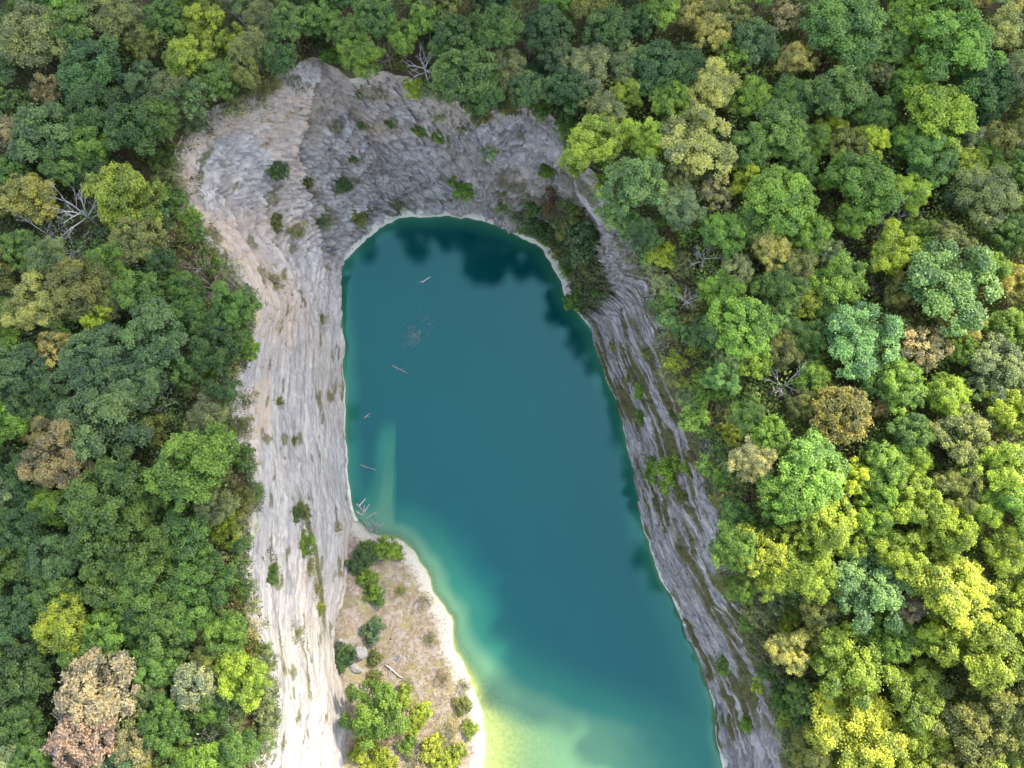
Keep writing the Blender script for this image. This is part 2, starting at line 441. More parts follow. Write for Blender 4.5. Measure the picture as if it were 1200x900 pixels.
    c = t.mix(ta, c, t.mix(t.ramp(n2, 0.35, 0.65), (0.11, 0.09, 0.06), (0.12, 0.135, 0.06)))
    c = t.mix(t.math('MULTIPLY', nf, 1.0), c, t.mix(1.0, c, (0.91, 0.90, 0.89), 'MULTIPLY'))
    # pale scum line left by the falling water
    sx = t.n('ShaderNodeSeparateXYZ'); t.l(p, sx.inputs[0])
    band = t.math('ADD', sx.outputs['Z'], t.math('ADD', t.math('MULTIPLY', n2, -1.8), t.math('MULTIPLY', t.math('SUBTRACT', t.noise(p, 0.35, 3, 0.6), 0.5), -3.0)))
    c = t.mix(t.ramp(band, 0.0, -0.45, 0.0, 0.92), c, (0.70, 0.66, 0.56))
    ve = t.n('ShaderNodeTexVoronoi'); ve.feature = 'DISTANCE_TO_EDGE'; ve.inputs['Scale'].default_value = 0.55
    wv_ = t.n('ShaderNodeVectorMath'); wv_.operation = 'ADD'; t.l(t.mapv(p, (1, 1, 1.7)), wv_.inputs[0])
    nz_ = t.n('ShaderNodeTexNoise'); nz_.inputs['Scale'].default_value = 0.8; t.l(p, nz_.inputs['Vector']); t.l(nz_.outputs['Color'], wv_.inputs[1])
    t.l(wv_.outputs[0], ve.inputs['Vector'])
    ck = t.ramp(ve.outputs['Distance'], 0.06, 0.0)
    
    h = t.math('ADD', t.math('MULTIPLY', n3, 0.5), t.math('ADD', t.math('MULTIPLY', t.math('MULTIPLY', ns2, nf), 0.32), t.math('SUBTRACT', n2, t.math('MULTIPLY', t.math('MULTIPLY', ck, fa), 0.25))))
    t.princ(c, 0.92, t.bump(t.math('ADD', h, t.math('MULTIPLY', t.noise(p, 9.0, 4, 0.8), 0.6)), 0.8, 0.22), 0.12)
    return t.m
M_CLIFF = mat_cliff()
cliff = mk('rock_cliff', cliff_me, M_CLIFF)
tag(cliff, 'grey limestone quarry face wrapping round the lake on three sides', 'cliff', kind='structure')

# ground sheet from the rim outward to the horizon
offs = [0.0]
d = 0.55
while offs[-1] < 900:
    offs.append(offs[-1] + d); d *= 1.105
offs = np.array(offs); NG = len(offs)
top = np.stack([X[:, -1], Y[:, -1], Z[:, -1]], -1)
gdx = top[:, 0] - cx0; gdy = top[:, 1] - cy0
ang = np.unwrap(np.arctan2(gdy, gdx))
if ang[-1] < ang[0]: angm = -np.maximum.accumulate(-ang)
else: angm = np.maximum.accumulate(ang)
angm = smooth_closed(angm[:] - np.linspace(0, 1, NU, endpoint=False) * (np.sign(ang[-1] - ang[0]) * 2 * np.pi), 61) + np.linspace(0, 1, NU, endpoint=False) * (np.sign(ang[-1] - ang[0]) * 2 * np.pi)
dirx, diry = np.cos(angm), np.sin(angm)
GX = top[:, 0:1] + dirx[:, None] * offs[None, :]; GY = top[:, 1:2] + diry[:, None] * offs[None, :]
GZ = G(GX, GY) + 0.7 * (fbm(GX / 2.2, GY / 2.2, 61, 3) - 0.5) * sstep(0, 3, offs)[None, :]
wgt = sstep(0, 3.0, offs)[None, :]
GZ = top[:, 2:3] * (1 - wgt) + GZ * wgt
gV = np.stack([GX, GY, GZ], -1).reshape(-1, 3)
jg = np.arange(NG - 1)
A = iu[:, None] * NG + jg[None, :]; B = ((iu + 1) % NU)[:, None] * NG + jg[None, :]
ground_me = mesh_np('ground', gV, np.stack([A, B, B + 1, A + 1], -1).reshape(-1, 4), smooth=True)
def mat_soil():
    t = NT('forest_soil')
    p = t.pos(); n1 = t.noise(p, 0.25, 4); n2 = t.noise(p, 2.2, 5, 0.7); n3 = t.noise(p, 9.0, 3, 0.7)
    c = t.mix(t.ramp(n1, 0.35, 0.65), (0.085, 0.06, 0.042), (0.14, 0.115, 0.06))
    c = t.mix(t.ramp(n2, 0.5, 0.68), c, (0.075, 0.095, 0.03))
    c = t.mix(t.ramp(n3, 0.58, 0.75), c, (0.22, 0.18, 0.14))
    t.princ(c, 0.95, t.bump(n3, 0.8, 0.15), 0.1)
    return t.m
ground = mk('ground', ground_me, mat_soil())
tag(ground, 'dark leaf-littered forest floor above the quarry rim', 'ground', kind='structure')

# ------------------------------------------------------------------ quarry floor: lake bed and the low spit
pen_px = [(419,612),(428,622),(446,628),(468,630),(480,640),(500,667),(510,697),(528,723),(533,760),(550,793),
          (563,833),(571,877),(566,905),(560,960),(556,1050)]
PEN = np.array([unproj(*p) for p in pen_px] + [(-6, -64), (-60, -70), (-60, -20), (-45, 5)])
def seg_dist(px, py, poly, closed=True):
    n = len(poly); out = np.full(px.shape, 1e9)
    for i in range(n if closed else n - 1):
        a = poly[i]; b = poly[(i + 1) % n]
        ab = b - a; L2 = ab @ ab + 1e-9
        t = np.clip(((px - a[0]) * ab[0] + (py - a[1]) * ab[1]) / L2, 0, 1)
        out = np.minimum(out, np.hypot(px - a[0] - t * ab[0], py - a[1] - t * ab[1]))
    return out
def inside(px, py, poly):
    c = np.zeros(px.shape, bool); n = len(poly)
    for i in range(n):
        a = poly[i]; b = poly[(i + 1) % n]
        cond = (a[1] > py) != (b[1] > py)
        with np.errstate(divide='ignore', invalid='ignore'):
            xi = (b[0] - a[0]) * (py - a[1]) / (b[1] - a[1]) + a[0]
        c ^= cond & (px < xi)
    return c
FSTEP = 0.36
gx = np.arange(-46, 46, FSTEP); gy = np.arange(-78, 76, FSTEP)
FX, FY = np.meshgrid(gx, gy, indexing='ij')
foot_poly = np.stack([(fx1 + nx_ * wob)[::6], (fy1 + ny_ * wob)[::6]], -1)
wx = FX + 1.1 * (fbm(FX / 2.4, FY / 2.4, 71, 3) - 0.5); wy = FY + 1.1 * (fbm(FX / 2.4, FY / 2.4, 72, 3) - 0.5)
in_pen = inside(wx, wy, PEN)
d_pen = seg_dist(wx, wy, PEN[:len(pen_px) + 1], closed=False)
d_foot = seg_dist(FX, FY, foot_poly)
in_foot = inside(FX, FY, foot_poly)
hn = fbm(FX / 5, FY / 5, 73, 4)
land = 0.9 * (1 - np.exp(-d_pen / 0.9)) + 0.09 * d_pen + 1.0 * (hn - 0.45) * sstep(1, 5, d_pen) + 0.14 * (fbm(FX / 0.7, FY / 0.7, 74, 3) - 0.5)
land += 1.6 * sstep(4.5, 0.0, d_foot) * 0.6
dep_cliff = 2.8 * d_foot ** 1.05 * sstep(-1, 1, in_foot * 2 - 1.0)
south = sstep(-5, -25, FY)
dep_pen = d_pen * (1.35 - 1.24 * south) + 0.05 * d_pen ** 2 * (1 - 0.90 * south)
depth = np.minimum(dep_cliff + 2.8, dep_pen) + 0.1
depth = 11.0 * (1 - np.exp(-depth / 11.0)) / 0.8
depth = depth * (1 - 0.36 * sstep(20, -32, FY))
# sunken ledge continuing the spit along the left face
ledge = 2.3 + 0.14 * np.maximum(0, FY - 6) + 0.3 * (fbm(FX / 2, FY / 2, 75, 3) - 0.5)
lx = -20.6 + 0.4 * (fbm(FY / 4, FY * 0, 76, 3) - 0.5)
lw = sstep(lx + 0.5, lx - 0.2, FX) * sstep(32, 22, FY) * sstep(-26.0, -22.3, FX)
depth = depth * (1 - lw) + np.minimum(depth, ledge) * lw
hx, hy = unproj(491, 388)
bed = -depth + 0.25 * (fbm(FX / 1.2, FY / 1.2, 78, 3) - 0.5) * sstep(0.3, 1.5, depth)
FZ = np.where(in_pen, land, np.minimum(bed, -0.04))
nxg, nyg = FX.shape
keep = in_foot | (d_foot < 3.0)
idx = -np.ones(FX.shape, np.int64)
cell = keep[:-1, :-1] | keep[1:, :-1] | keep[:-1, 1:] | keep[1:, 1:]
ii, jj = np.nonzero(cell)
lin = np.arange(nxg * nyg).reshape(nxg, nyg)
quads = np.stack([lin[ii, jj], lin[ii + 1, jj], lin[ii + 1, jj + 1], lin[ii, jj + 1]], -1)
used = np.unique(quads); remap = np.zeros(nxg * nyg, np.int64); remap[used] = np.arange(len(used))
fV = np.stack([FX, FY, FZ], -1).reshape(-1, 3)[used]
floor_me = mesh_np('quarry_floor', fV, remap[quads], smooth=True)
fattr(floor_me, 'shore', np.where(in_pen, d_pen, -d_pen).ravel()[used])
def mat_floor():
    t = NT('spit_soil_and_pale_rock')
    p = t.pos(); n1 = t.noise(p, 0.35, 4); n2 = t.noise(p, 1.6, 5, 0.7); n3 = t.noise(p, 7.0, 4, 0.7)
    soil = t.mix(t.ramp(n2, 0.35, 0.65), (0.19, 0.145, 0.105), (0.33, 0.265, 0.20))
    soil = t.mix(t.ramp(n1, 0.45, 0.62, 0, 0.75), soil, (0.24, 0.215, 0.09))
    soil = t.mix(t.ramp(t.noise(p, 0.9, 5, 0.7), 0.5, 0.62, 0, 0.7), soil, (0.36, 0.33, 0.31))
    soil = t.mix(t.ramp(n3, 0.58, 0.72, 0, 0.8), soil, (0.50, 0.47, 0.44))
    rock = t.mix(t.ramp(n3, 0.35, 0.7), (0.36, 0.335, 0.285), (0.52, 0.50, 0.45))
    sh = t.math('ADD', t.attr('shore'), t.math('MULTIPLY', n2, -4.4))
    c = t.mix(t.ramp(sh, 0.6, -1.0), soil, rock)
    sx = t.n('ShaderNodeSeparateXYZ'); t.l(p, sx.inputs[0])
    algae = t.mix(t.ramp(n2, 0.35, 0.65), (0.30, 0.31, 0.12), (0.40, 0.40, 0.19))
    c = t.mix(t.ramp(sx.outputs['Z'], 0.02, -0.22), c, algae)
    t.princ(c, 0.92, t.bump(t.math('ADD', n3, n2), 0.8, 0.2), 0.15)
    return t.m
floor = mk('quarry_floor', floor_me, mat_floor())
tag(floor, 'pale bare spit and the shelving lake bed that runs off it', 'ground', kind='structure')

# water surface
WS = 0.5
wxs = np.arange(-46, 46.01, WS); wys = np.arange(-78, 76.01, WS)
WX, WY = np.meshgrid(wxs, wys, indexing='ij')
def bil(a, x, y):
    fi = np.clip((x - gx[0]) / FSTEP, 0, nxg - 1.001); fj = np.clip((y - gy[0]) / FSTEP, 0, nyg - 1.001)
    i = fi.astype(int); j = fj.astype(int); u = fi - i; v = fj - j
    return (a[i, j] * (1 - u) * (1 - v) + a[i + 1, j] * u * (1 - v) + a[i, j + 1] * (1 - u) * v + a[i + 1, j + 1] * u * v)
wd = np.maximum(0, -bil(FZ, WX, WY))
w_in = (inside(WX, WY, foot_poly)) | (seg_dist(WX, WY, foot_poly) < 1.5)
wi, wj = WX.shape
cell = w_in[:-1, :-1] | w_in[1:, :-1] | w_in[:-1, 1:] | w_in[1:, 1:]
ii, jj = np.nonzero(cell)
lin = np.arange(wi * wj).reshape(wi, wj)
quads = np.stack([lin[ii, jj], lin[ii + 1, jj], lin[ii + 1, jj + 1], lin[ii, jj + 1]], -1)
used = np.unique(quads); remap = np.zeros(wi * wj, np.int64); remap[used] = np.arange(len(used))
water_me = mesh_np('water', np.stack([WX, WY, WX * 0], -1).reshape(-1, 3)[used], remap[quads], smooth=True)
fattr(water_me, 'depth', wd.ravel()[used])
def mat_water():
    t = NT('lake_water')
    p = t.pos(); d = t.attr('depth')
    n1 = t.noise(p, 0.9, 4, 0.6); n2 = t.noise(t.mapv(p, (2.6, 5.5, 1)), 1.0, 3, 0.6)
    nrm = t.bump(t.math('ADD', t.math('MULTIPLY', n1, 0.5), n2), 0.12, 0.05)
    # what the water column itself sends back: milky green over shelves, teal over depth
    col = t.mix(t.ramp(d, 0.1, 0.7), (0.22, 0.29, 0.09), (0.125, 0.255, 0.125))
    col = t.mix(t.ramp(d, 1.8, 5.0), col, (0.020, 0.125, 0.078))
    col = t.mix(t.ramp(d, 4.5, 10.0), col, (0.0015, 0.050, 0.053))
    big = t.noise(p, 0.05, 3, 0.5)
    col = t.mix(t.ramp(big, 0.4, 0.7, 0.0, 0.35), col, (0.003, 0.064, 0.062))
    dif = t.n('ShaderNodeBsdfDiffuse'); t.l(col, dif.inputs['Color'])
    tr = t.n('ShaderNodeBsdfTransparent'); tr.inputs['Color'].default_value = (0.90, 0.97, 0.78, 1)
    fac = t.math('SUBTRACT', 1.0, t.math('POWER', 2.7183, t.math('MULTIPLY', t.math('MAXIMUM', t.math('SUBTRACT', d, 0.25), 0.0), -1.0)))
    body = t.n('ShaderNodeMixShader'); t.l(fac, body.inputs[0]); t.l(tr.outputs[0], body.inputs[1]); t.l(dif.outputs[0], body.inputs[2])
    gl = t.n('ShaderNodeBsdfGlossy'); gl.inputs['Color'].default_value = (0.38, 0.98, 0.97, 1); gl.inputs['Roughness'].default_value = 0.025; t.l(nrm, gl.inputs['Normal'])
    gi = t.n('ShaderNodeNewGeometry'); dt = t.n('ShaderNodeVectorMath'); dt.operation = 'DOT_PRODUCT'
    t.l(gi.outputs['Incoming'], dt.inputs[0]); t.l(nrm, dt.inputs[1])
    cs = t.math('SUBTRACT', 1.0, t.math('ABSOLUTE', dt.outputs['Value']))
    frs = t.math('ADD', 0.058, t.math('MULTIPLY', 0.942, t.math('POWER', cs, 5.0)))
    ms = t.n('ShaderNodeMixShader'); t.l(frs, ms.inputs[0]); t.l(body.outputs[0], ms.inputs[1]); t.l(gl.outputs[0], ms.inputs[2])
    t.l(ms.outputs[0], t.out.inputs['Surface'])
    return t.m
water = mk('water', water_me, mat_water())
tag(water, 'still teal lake filling the long rounded quarry', 'water', kind='structure')

# ray lookup of the built surfaces, to stand things where the photo shows them
def grid_bvh(Pg, wrap):
    a, b = Pg.shape[:2]; l = np.arange(a * b).reshape(a, b)
    if wrap: l = np.vstack([l, l[:1]])
    q = np.stack([l[:-1, :-1], l[1:, :-1], l[1:, 1:], l[:-1, 1:]], -1).reshape(-1, 4)
    return BVHTree.FromPolygons(Pg.reshape(-1, 3).tolist(), q.tolist())
bv_cliff = grid_bvh(np.stack([X, Y, Z], -1)[::3, ::2], True)
bv_floor = grid_bvh(np.stack([FX, FY, np.where(in_foot | (d_foot < 3), FZ, -30)], -1)[::3, ::3], False)
def hit(px, py):
    d = ray(px, py).normalized(); o = Vector((0, 0, CAM_Z)); best = None
    for b in (bv_cliff, bv_floor):
        loc, nor, i, dist = b.ray_cast(o, d)
        if loc is not None and (best is None or dist < best[2]): best = (loc, nor, dist)
    return best
def floor_z(x, y): return float(bil(FZ, np.array([x]), np.array([y]))[0])

# ------------------------------------------------------------------ vegetation materials
def mat_leaf():
    t = NT('leaves')
    oi = t.n('ShaderNodeObjectInfo'); tone = t.attr('tone')
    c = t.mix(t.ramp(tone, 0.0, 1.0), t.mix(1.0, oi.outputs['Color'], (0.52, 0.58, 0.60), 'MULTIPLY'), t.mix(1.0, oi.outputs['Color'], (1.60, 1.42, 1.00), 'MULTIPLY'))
    p = t.pos(); n = t.noise(p, 0.55, 3)
    c = t.mix(t.ramp(n, 0.35, 0.7, 0, 0.35), c, t.mix(1.0, c, (1.2, 1.1, 0.8), 'MULTIPLY'))
    dif = t.n('ShaderNodeBsdfPrincipled'); t.l(c, dif.inputs['Base Color']); dif.inputs['Roughness'].default_value = 0.5
    dif.inputs['Specular IOR Level'].default_value = 0.42
    tl = t.n('ShaderNodeBsdfTranslucent'); t.l(t.mix(1.0, c, (1.35, 1.35, 0.6), 'MULTIPLY'), tl.inputs['Color'])
    ms = t.n('ShaderNodeMixShader'); ms.inputs[0].default_value = 0.24
    t.l(dif.outputs[0], ms.inputs[1]); t.l(tl.outputs[0], ms.inputs[2]); t.l(ms.outputs[0], t.out.inputs['Surface'])
    return t.m
M_LEAF = mat_leaf()
def mat_bark(name, a, b):
    t = NT(name); p = t.pos(); n = t.noise(t.mapv(p, (1, 1, 0.3)), 5.0, 4, 0.7)
    c = t.mix(t.ramp(n, 0.3, 0.7), a, b); t.princ(c, 0.9, t.bump(n, 0.7, 0.06), 0.1); return t.m
M_BARK = mat_bark('bark', (0.09, 0.07, 0.055), (0.20, 0.17, 0.14))
M_DEAD = mat_bark('weathered_deadwood', (0.30, 0.28, 0.275), (0.52, 0.50, 0.48))
M_DEADP = mat_bark('brown_deadwood', (0.20, 0.15, 0.13), (0.36, 0.30, 0.27))
M_STONE = None
def mat_stone():
    t = NT('loose_limestone'); p = t.pos(); n = t.noise(p, 2.0, 5, 0.7); n2 = t.noise(p, 9.0, 3, 0.7)
    c = t.mix(t.ramp(n, 0.3, 0.7), (0.17, 0.165, 0.165), (0.34, 0.325, 0.31)); c = t.mix(t.ramp(n2, 0.6, 0.8, 0, .5), c, (0.2, 0.19, 0.18))
    t.princ(c, 0.9, t.bump(n2, 0.8, 0.08), 0.15); return t.m
M_STONE = mat_stone()
def mat_char():
    t = NT('ash'); p = t.pos(); n = t.noise(p, 6, 4); t.princ(t.mix(t.ramp(n, 0.35, 0.65), (0.05, 0.048, 0.046), (0.22, 0.21, 0.21)), 0.95); return t.m
M_ASH = mat_char()

# ------------------------------------------------------------------ foliage and branch builders
def leaf_quads(P, N, L, W, r):
    """rhombic leaves at P facing N"""
    n = len(P)
    N = N / (np.linalg.norm(N, axis=1, keepdims=True) + 1e-9)
    T = r.normal(size=(n, 3)); T -= (T * N).sum(1, keepdims=True) * N
    T /= np.linalg.norm(T, axis=1, keepdims=True) + 1e-9
    Bt = np.cross(N, T)
    L = (L * r.uniform(0.7, 1.3, n))[:, None]; W = (W * r.uniform(0.7, 1.3, n))[:, None]
    v0 = P - T * L * 0.5; v2 = P + T * L * 0.5 - N * L * 0.12
    v1 = P + Bt * W * 0.5 + N * W * 0.15; v3 = P - Bt * W * 0.5 + N * W * 0.15
    Vv = np.stack([v0, v1, v2, v3], 1).reshape(-1, 3)
    Fq = np.arange(4 * n).reshape(n, 4)
    return Vv, Fq

def crown_data(seed, R=4.5, vs=0.62, zc=7.5, boughs=15, sub=8, per=125, crad=(0.09, 0.165), L=0.26, W=0.165, lobes=0.28, low=-0.15, inner=0.22, reach=0.62, spread=0.27):
    r = np.random.default_rng(seed)
    k = np.arange(boughs) + 0.5
    zz = 1 - (1 - low) * k / boughs
    ph = k * 2.39996 + r.uniform(0, 6.28)
    D = np.stack([np.sqrt(np.clip(1 - zz * zz, 0, 1)) * np.cos(ph), np.sqrt(np.clip(1 - zz * zz, 0, 1)) * np.sin(ph), zz], -1)
    D += r.normal(scale=0.16, size=D.shape); D /= np.linalg.norm(D, axis=1, keepdims=True)
    rad = R * reach * (1 + lobes * r.uniform(-1, 1, boughs))
    BC = D * rad[:, None]
    bi = np.repeat(np.arange(boughs), sub)
    dd = r.normal(size=(len(bi), 3)); dd /= np.linalg.norm(dd, axis=1, keepdims=True)
    dd = dd + 0.5 * D[bi] + np.array([0, 0, .25]); dd /= np.linalg.norm(dd, axis=1, keepdims=True)
    C = BC[bi] + dd * R * spread * r.uniform(0.55, 1.15, (len(bi), 1))
    C[:, 2] *= vs
    nc = len(C)
    cr = R * r.uniform(crad[0], crad[1], nc)
    per_c = np.maximum(10, (per * (cr / (R * np.mean(crad))) ** 2 * r.uniform(0.6, 1.25, nc))).astype(int)
    ci = np.repeat(np.arange(nc), per_c)
    d = r.normal(size=(len(ci), 3)); d /= np.linalg.norm(d, axis=1, keepdims=True)
    d = d + 0.4 * dd[ci] + np.array([0, 0, 0.35]); d /= np.linalg.norm(d, axis=1, keepdims=True)
    rr = r.uniform(0.35, 1.1, len(ci)) * np.where(r.uniform(0, 1, len(ci)) < .10, 1.45, 1.0)
    P = C[ci] + d * (cr[ci] * rr)[:, None] * np.array([1, 1, 0.75])
    N = d * 0.65 + np.array([0, 0, 0.62]) + r.normal(scale=0.5, size=P.shape)
    btone = r.uniform(0.2, 0.8, boughs); ctone = btone[bi] + r.normal(scale=0.2, size=nc)
    tone = np.clip(ctone[ci] + r.normal(scale=0.22, size=len(ci)), 0, 1)
    ni = int(len(ci) * inner)
    Pi = r.normal(size=(ni, 3)); Pi /= np.linalg.norm(Pi, axis=1, keepdims=True)
    Pi *= R * 0.7 * (r.uniform(0, 1, ni) ** 0.4)[:, None]; Pi[:, 2] *= vs
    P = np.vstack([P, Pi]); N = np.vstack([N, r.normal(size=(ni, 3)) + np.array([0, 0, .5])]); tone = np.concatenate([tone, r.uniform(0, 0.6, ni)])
    P[:, 2] += zc
    Vv, Fq = leaf_quads(P, N, L, W, r)
    C[:, 2] += zc
    return Vv, Fq, np.repeat(tone, 4), C

def tube(path, radii, sides=5):
    path = np.asarray(path, float); n = len(path)
    Vs = []; Fs = []
    ref = np.array([0.31, 0.83, 0.46])
    for i in range(n):
        a = path[max(i - 1, 0)]; b = path[min(i + 1, n - 1)]
        t = (b - a) / (np.linalg.norm(b - a) + 1e-9)
        u = np.cross(t, ref); u /= np.linalg.norm(u) + 1e-9; w = np.cross(t, u)
        for k in range(sides):
            an = 2 * math.pi * k / sides
            Vs.append(path[i] + radii[i] * (math.cos(an) * u + math.sin(an) * w))
    for i in range(n - 1):
        for k in range(sides):
            k2 = (k + 1) % sides
            Fs.append((i * sides + k, i * sides + k2, (i + 1) * sides + k2, (i + 1) * sides + k))
    Vs.append(path[0]); Vs.append(path[-1])
    c0, c1 = len(Vs) - 2, len(Vs) - 1
    for k in range(sides):
        k2 = (k + 1) % sides
        Fs.append((c0, k2, k, k)); Fs.append((c1, (n - 1) * sides + k, (n - 1) * sides + k2, (n - 1) * sides + k2))
    return Vs, Fs

class Tubes:
    def __init__(s): s.V = []; s.F = []
    def add(s, path, radii, sides=5):
        v, f = tube(path, radii, sides); b = len(s.V)
        s.V += v; s.F += [tuple(dict.fromkeys(i + b for i in q)) for q in f]
    def mesh(s, name):
        me = bpy.data.meshes.new(name); me.from_pydata([tuple(v) for v in s.V], [], s.F); me.update()
        for p in me.polygons: p.use_smooth = True
        return me

def wiggle(a, b, n, amp, r, sag=0.0):
    a = np.asarray(a, float); b = np.asarray(b, float)
    L = np.linalg.norm(b - a); pts = []
    off = np.zeros(3)
    for i in range(n + 1):
        t = i / n
        if 0 < i: off = off + r.normal(size=3) * amp * L / n
        pts.append(a + (b - a) * t + off * t + np.array([0, 0, sag * L * math.sin(math.pi * t)]))
    return pts

def trunk_mesh(name, C, seed, zc, r0=0.26, limbs=9):
    r = np.random.default_rng(seed); T = Tubes()
    top = np.array([0, 0, zc + 0.8])
    T.add(wiggle((0, 0, -0.4), top, 6, 0.06, r), np.linspace(r0, r0 * 0.35, 7), 7)
    pick = r.choice(len(C), min(limbs, len(C)), replace=False)
    for i in pick:
        s = np.array([0, 0, zc * r.uniform(0.45, 0.95)])
        T.add(wiggle(s, C[i], 5, 0.10, r), np.linspace(r0 * 0.42, r0 * 0.10, 6), 5)
    return T.mesh(name)

def twig_limb(r, start, dirv, length, rad, depth=3, T=None):
    """a limb with forked twigs, returned as one tube set"""
    T = T or Tubes()
    end = np.asarray(start) + np.asarray(dirv) * length
    path = wiggle(start, end, 5, 0.16, r, 0.03)
    T.add(path, np.linspace(rad, rad * 0.4, 6), 5 if rad > 0.05 else 4)
    if depth > 0:
        for k in range(4 if depth > 1 else 3):
            q = r.integers(2, 6); p = path[q]
            dv = np.asarray(dirv) + r.normal(scale=0.55, size=3); dv[2] += 0.08; dv /= np.linalg.norm(dv)
            twig_limb(r, p, dv, length * r.uniform(0.38, 0.6), rad * 0.5 * (1.15 - 0.08 * q), depth - 1, T)
    return T

# prototypes: (crown mesh, trunk mesh)
PROTO = {}
def add_proto(kind, seeds, trunk_r=0.26, zc=7.5, limbs=9, **kw):
    L = []
    for s in seeds:
        Vv, Fq, tone, C = crown_data(s, zc=zc, **kw)
        me = mesh_np('crown_' + kind, Vv, Fq); fattr(me, 'tone', tone); me.materials.append(M_LEAF)
        tm = trunk_mesh('trunk_' + kind, C, s + 500, zc, trunk_r, limbs); tm.materials.append(M_BARK)
        L.append((me, tm))
    PROTO[kind] = L
add_proto('broad', [1, 2, 3, 4, 5, 6], boughs=18, sub=9, per=140)
add_proto('lobed', [11, 12, 13, 14, 15], boughs=14, sub=10, per=150, crad=(0.09, 0.185), lobes=0.45, spread=0.30)
add_proto('fine', [21, 22, 23, 24], boughs=20, sub=9, per=78, crad=(0.10, 0.2), L=0.28, W=0.12, vs=0.7, lobes=0.4, trunk_r=0.2, limbs=16)
add_proto('dome', [31, 32], boughs=26, sub=8, per=60, crad=(0.09, 0.16), L=0.36, W=0.18, lobes=0.12, vs=0.7, limbs=20)
add_proto('sparse', [41, 42, 43], boughs=10, sub=6, per=62, crad=(0.10, 0.2), L=0.34, W=0.19, lobes=0.55, inner=0.05, limbs=26, trunk_r=0.22, spread=0.34)
add_proto('shrub', [51, 52, 53, 54, 55], boughs=12, sub=8, per=44, crad=(0.12, 0.25), L=0.55, W=0.32, zc=2.3, vs=0.58, lobes=0.55, low=0.0, trunk_r=0.14, limbs=8, spread=0.36)
add_proto('scrub', [61, 62, 63], boughs=9, sub=5, per=22, crad=(0.16, 0.32), L=0.6, W=0.22, zc=2.2, vs=0.55, lobes=0.6, low=0.0, trunk_r=0.13, limbs=22, spread=0.4)
TREE_H = {'broad': 10.9, 'lobed': 10.9, 'fine': 11.1, 'dome': 11.1, 'sparse': 10.9, 'shrub': 5.0, 'scrub': 5.0}

COLR = {
 'dark green': (0.046, 0.102, 0.043), 'blue-green': (0.068, 0.132, 0.074), 'mid-green': (0.072, 0.148, 0.045),
 'bright green': (0.105, 0.205, 0.042), 'yellow-green': (0.165, 0.25, 0.04), 'lime': (0.225, 0.305, 0.045),
 'golden': (0.25, 0.235, 0.075), 'tan': (0.23, 0.205, 0.11), 'pale gold': (0.265, 0.275, 0.105), 'olive': (0.135, 0.150, 0.048), 'sage': (0.130, 0.185, 0.105),
 'pale sage': (0.25, 0.29, 0.20), 'mint green': (0.105, 0.205, 0.088), 'rust': (0.155, 0.145, 0.045), 'beige': (0.245, 0.21, 0.16),
 'pinkish brown': (0.215, 0.165, 0.155), 'red-brown': (0.13, 0.075, 0.055), 'grey': (0.3, 0.3, 0.3)}

ENT = []     # every placed tree / shrub: dict(px,py,r,col,kind,obj,...)
def place(kind, px, py, rpx, colr, where='forest', look=None, label=None, group=None, seed=None, name=None, cat=None, zoff=0.0):
    pr = PROTO[kind]
    r = random.Random(seed if seed is not None else int(px * 31 + py * 17))
    h0 = TREE_H[kind]
    bushy = kind in ('shrub', 'scrub')
    if where == 'forest':
        depth_est = 90.0
        R = rpx * depth_est / FPX
        s = R / 4.5
        if bushy: sz = s * r.uniform(0.85, 1.15)
        else: sz = (5.4 + 1.25 * R * r.uniform(0.85, 1.1)) / h0
        htop = h0 * sz
        x, y, gz = unproj_ground(px, py, htop * 0.8)
        dist = (CAM_Z - gz - htop * 0.8) / -ray(px, py).z
        R = rpx * dist / FPX; s = 1.09 * R / 4.5
        base = Vector((x, y, gz - 0.15))
    else:
        h = hit(px, py + rpx * 0.35)
        if h is None: return None
        base = h[0] - h[1] * 0.15
        if where == 'spit': base = h[0] - Vector((0, 0, .1))
        R = rpx * h[2] / FPX; s = R / 4.5; sz = s * r.uniform(0.8, 1.1)
    root = bpy.data.objects.new(name or ('shrub' if bushy else 'tree'), None)
    COL.objects.link(root); root.empty_display_size = 0.5
    root.location = base
    root.rotation_euler = (0, 0, r.uniform(0, 6.28))
    root.scale = (s * r.uniform(0.92, 1.08), s * r.uniform(0.92, 1.08), sz)
    if where == 'cliff':
        root.rotation_euler = (0, 0, r.uniform(0, 6.28))
    cm, tm = pr[r.randrange(len(pr))]
    tr = mk('stem' if bushy else 'trunk', tm, None, root)
    cr = mk('foliage' if bushy else 'crown', cm, None, root)
    c = COLR[colr]; j = r.uniform(0.90, 1.22) * (1.38 if px > 700 and py < 620 else (1.2 if px > 700 else 1.16))  # right-hand crowns tinted brighter, the upper ones most, in place of sunlight
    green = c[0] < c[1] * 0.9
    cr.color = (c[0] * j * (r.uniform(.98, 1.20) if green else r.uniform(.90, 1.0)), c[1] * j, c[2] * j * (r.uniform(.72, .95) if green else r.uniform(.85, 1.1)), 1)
    e = dict(px=px, py=py, r=rpx, col=colr, kind=kind, obj=root, look=look, label=label, bush=bushy, where=where, base=base, R=R)
    if group is None:
        group = {'forest': 'shrubs along the quarry rim' if bushy else 'trees of the surrounding forest', 'cliff': 'shrubs rooted on the rock face', 'spit': 'bushes on the spit'}[where]
    root['group'] = group
    root['category'] = cat or ('shrub' if bushy else 'tree')
    ENT.append(e)
    return e

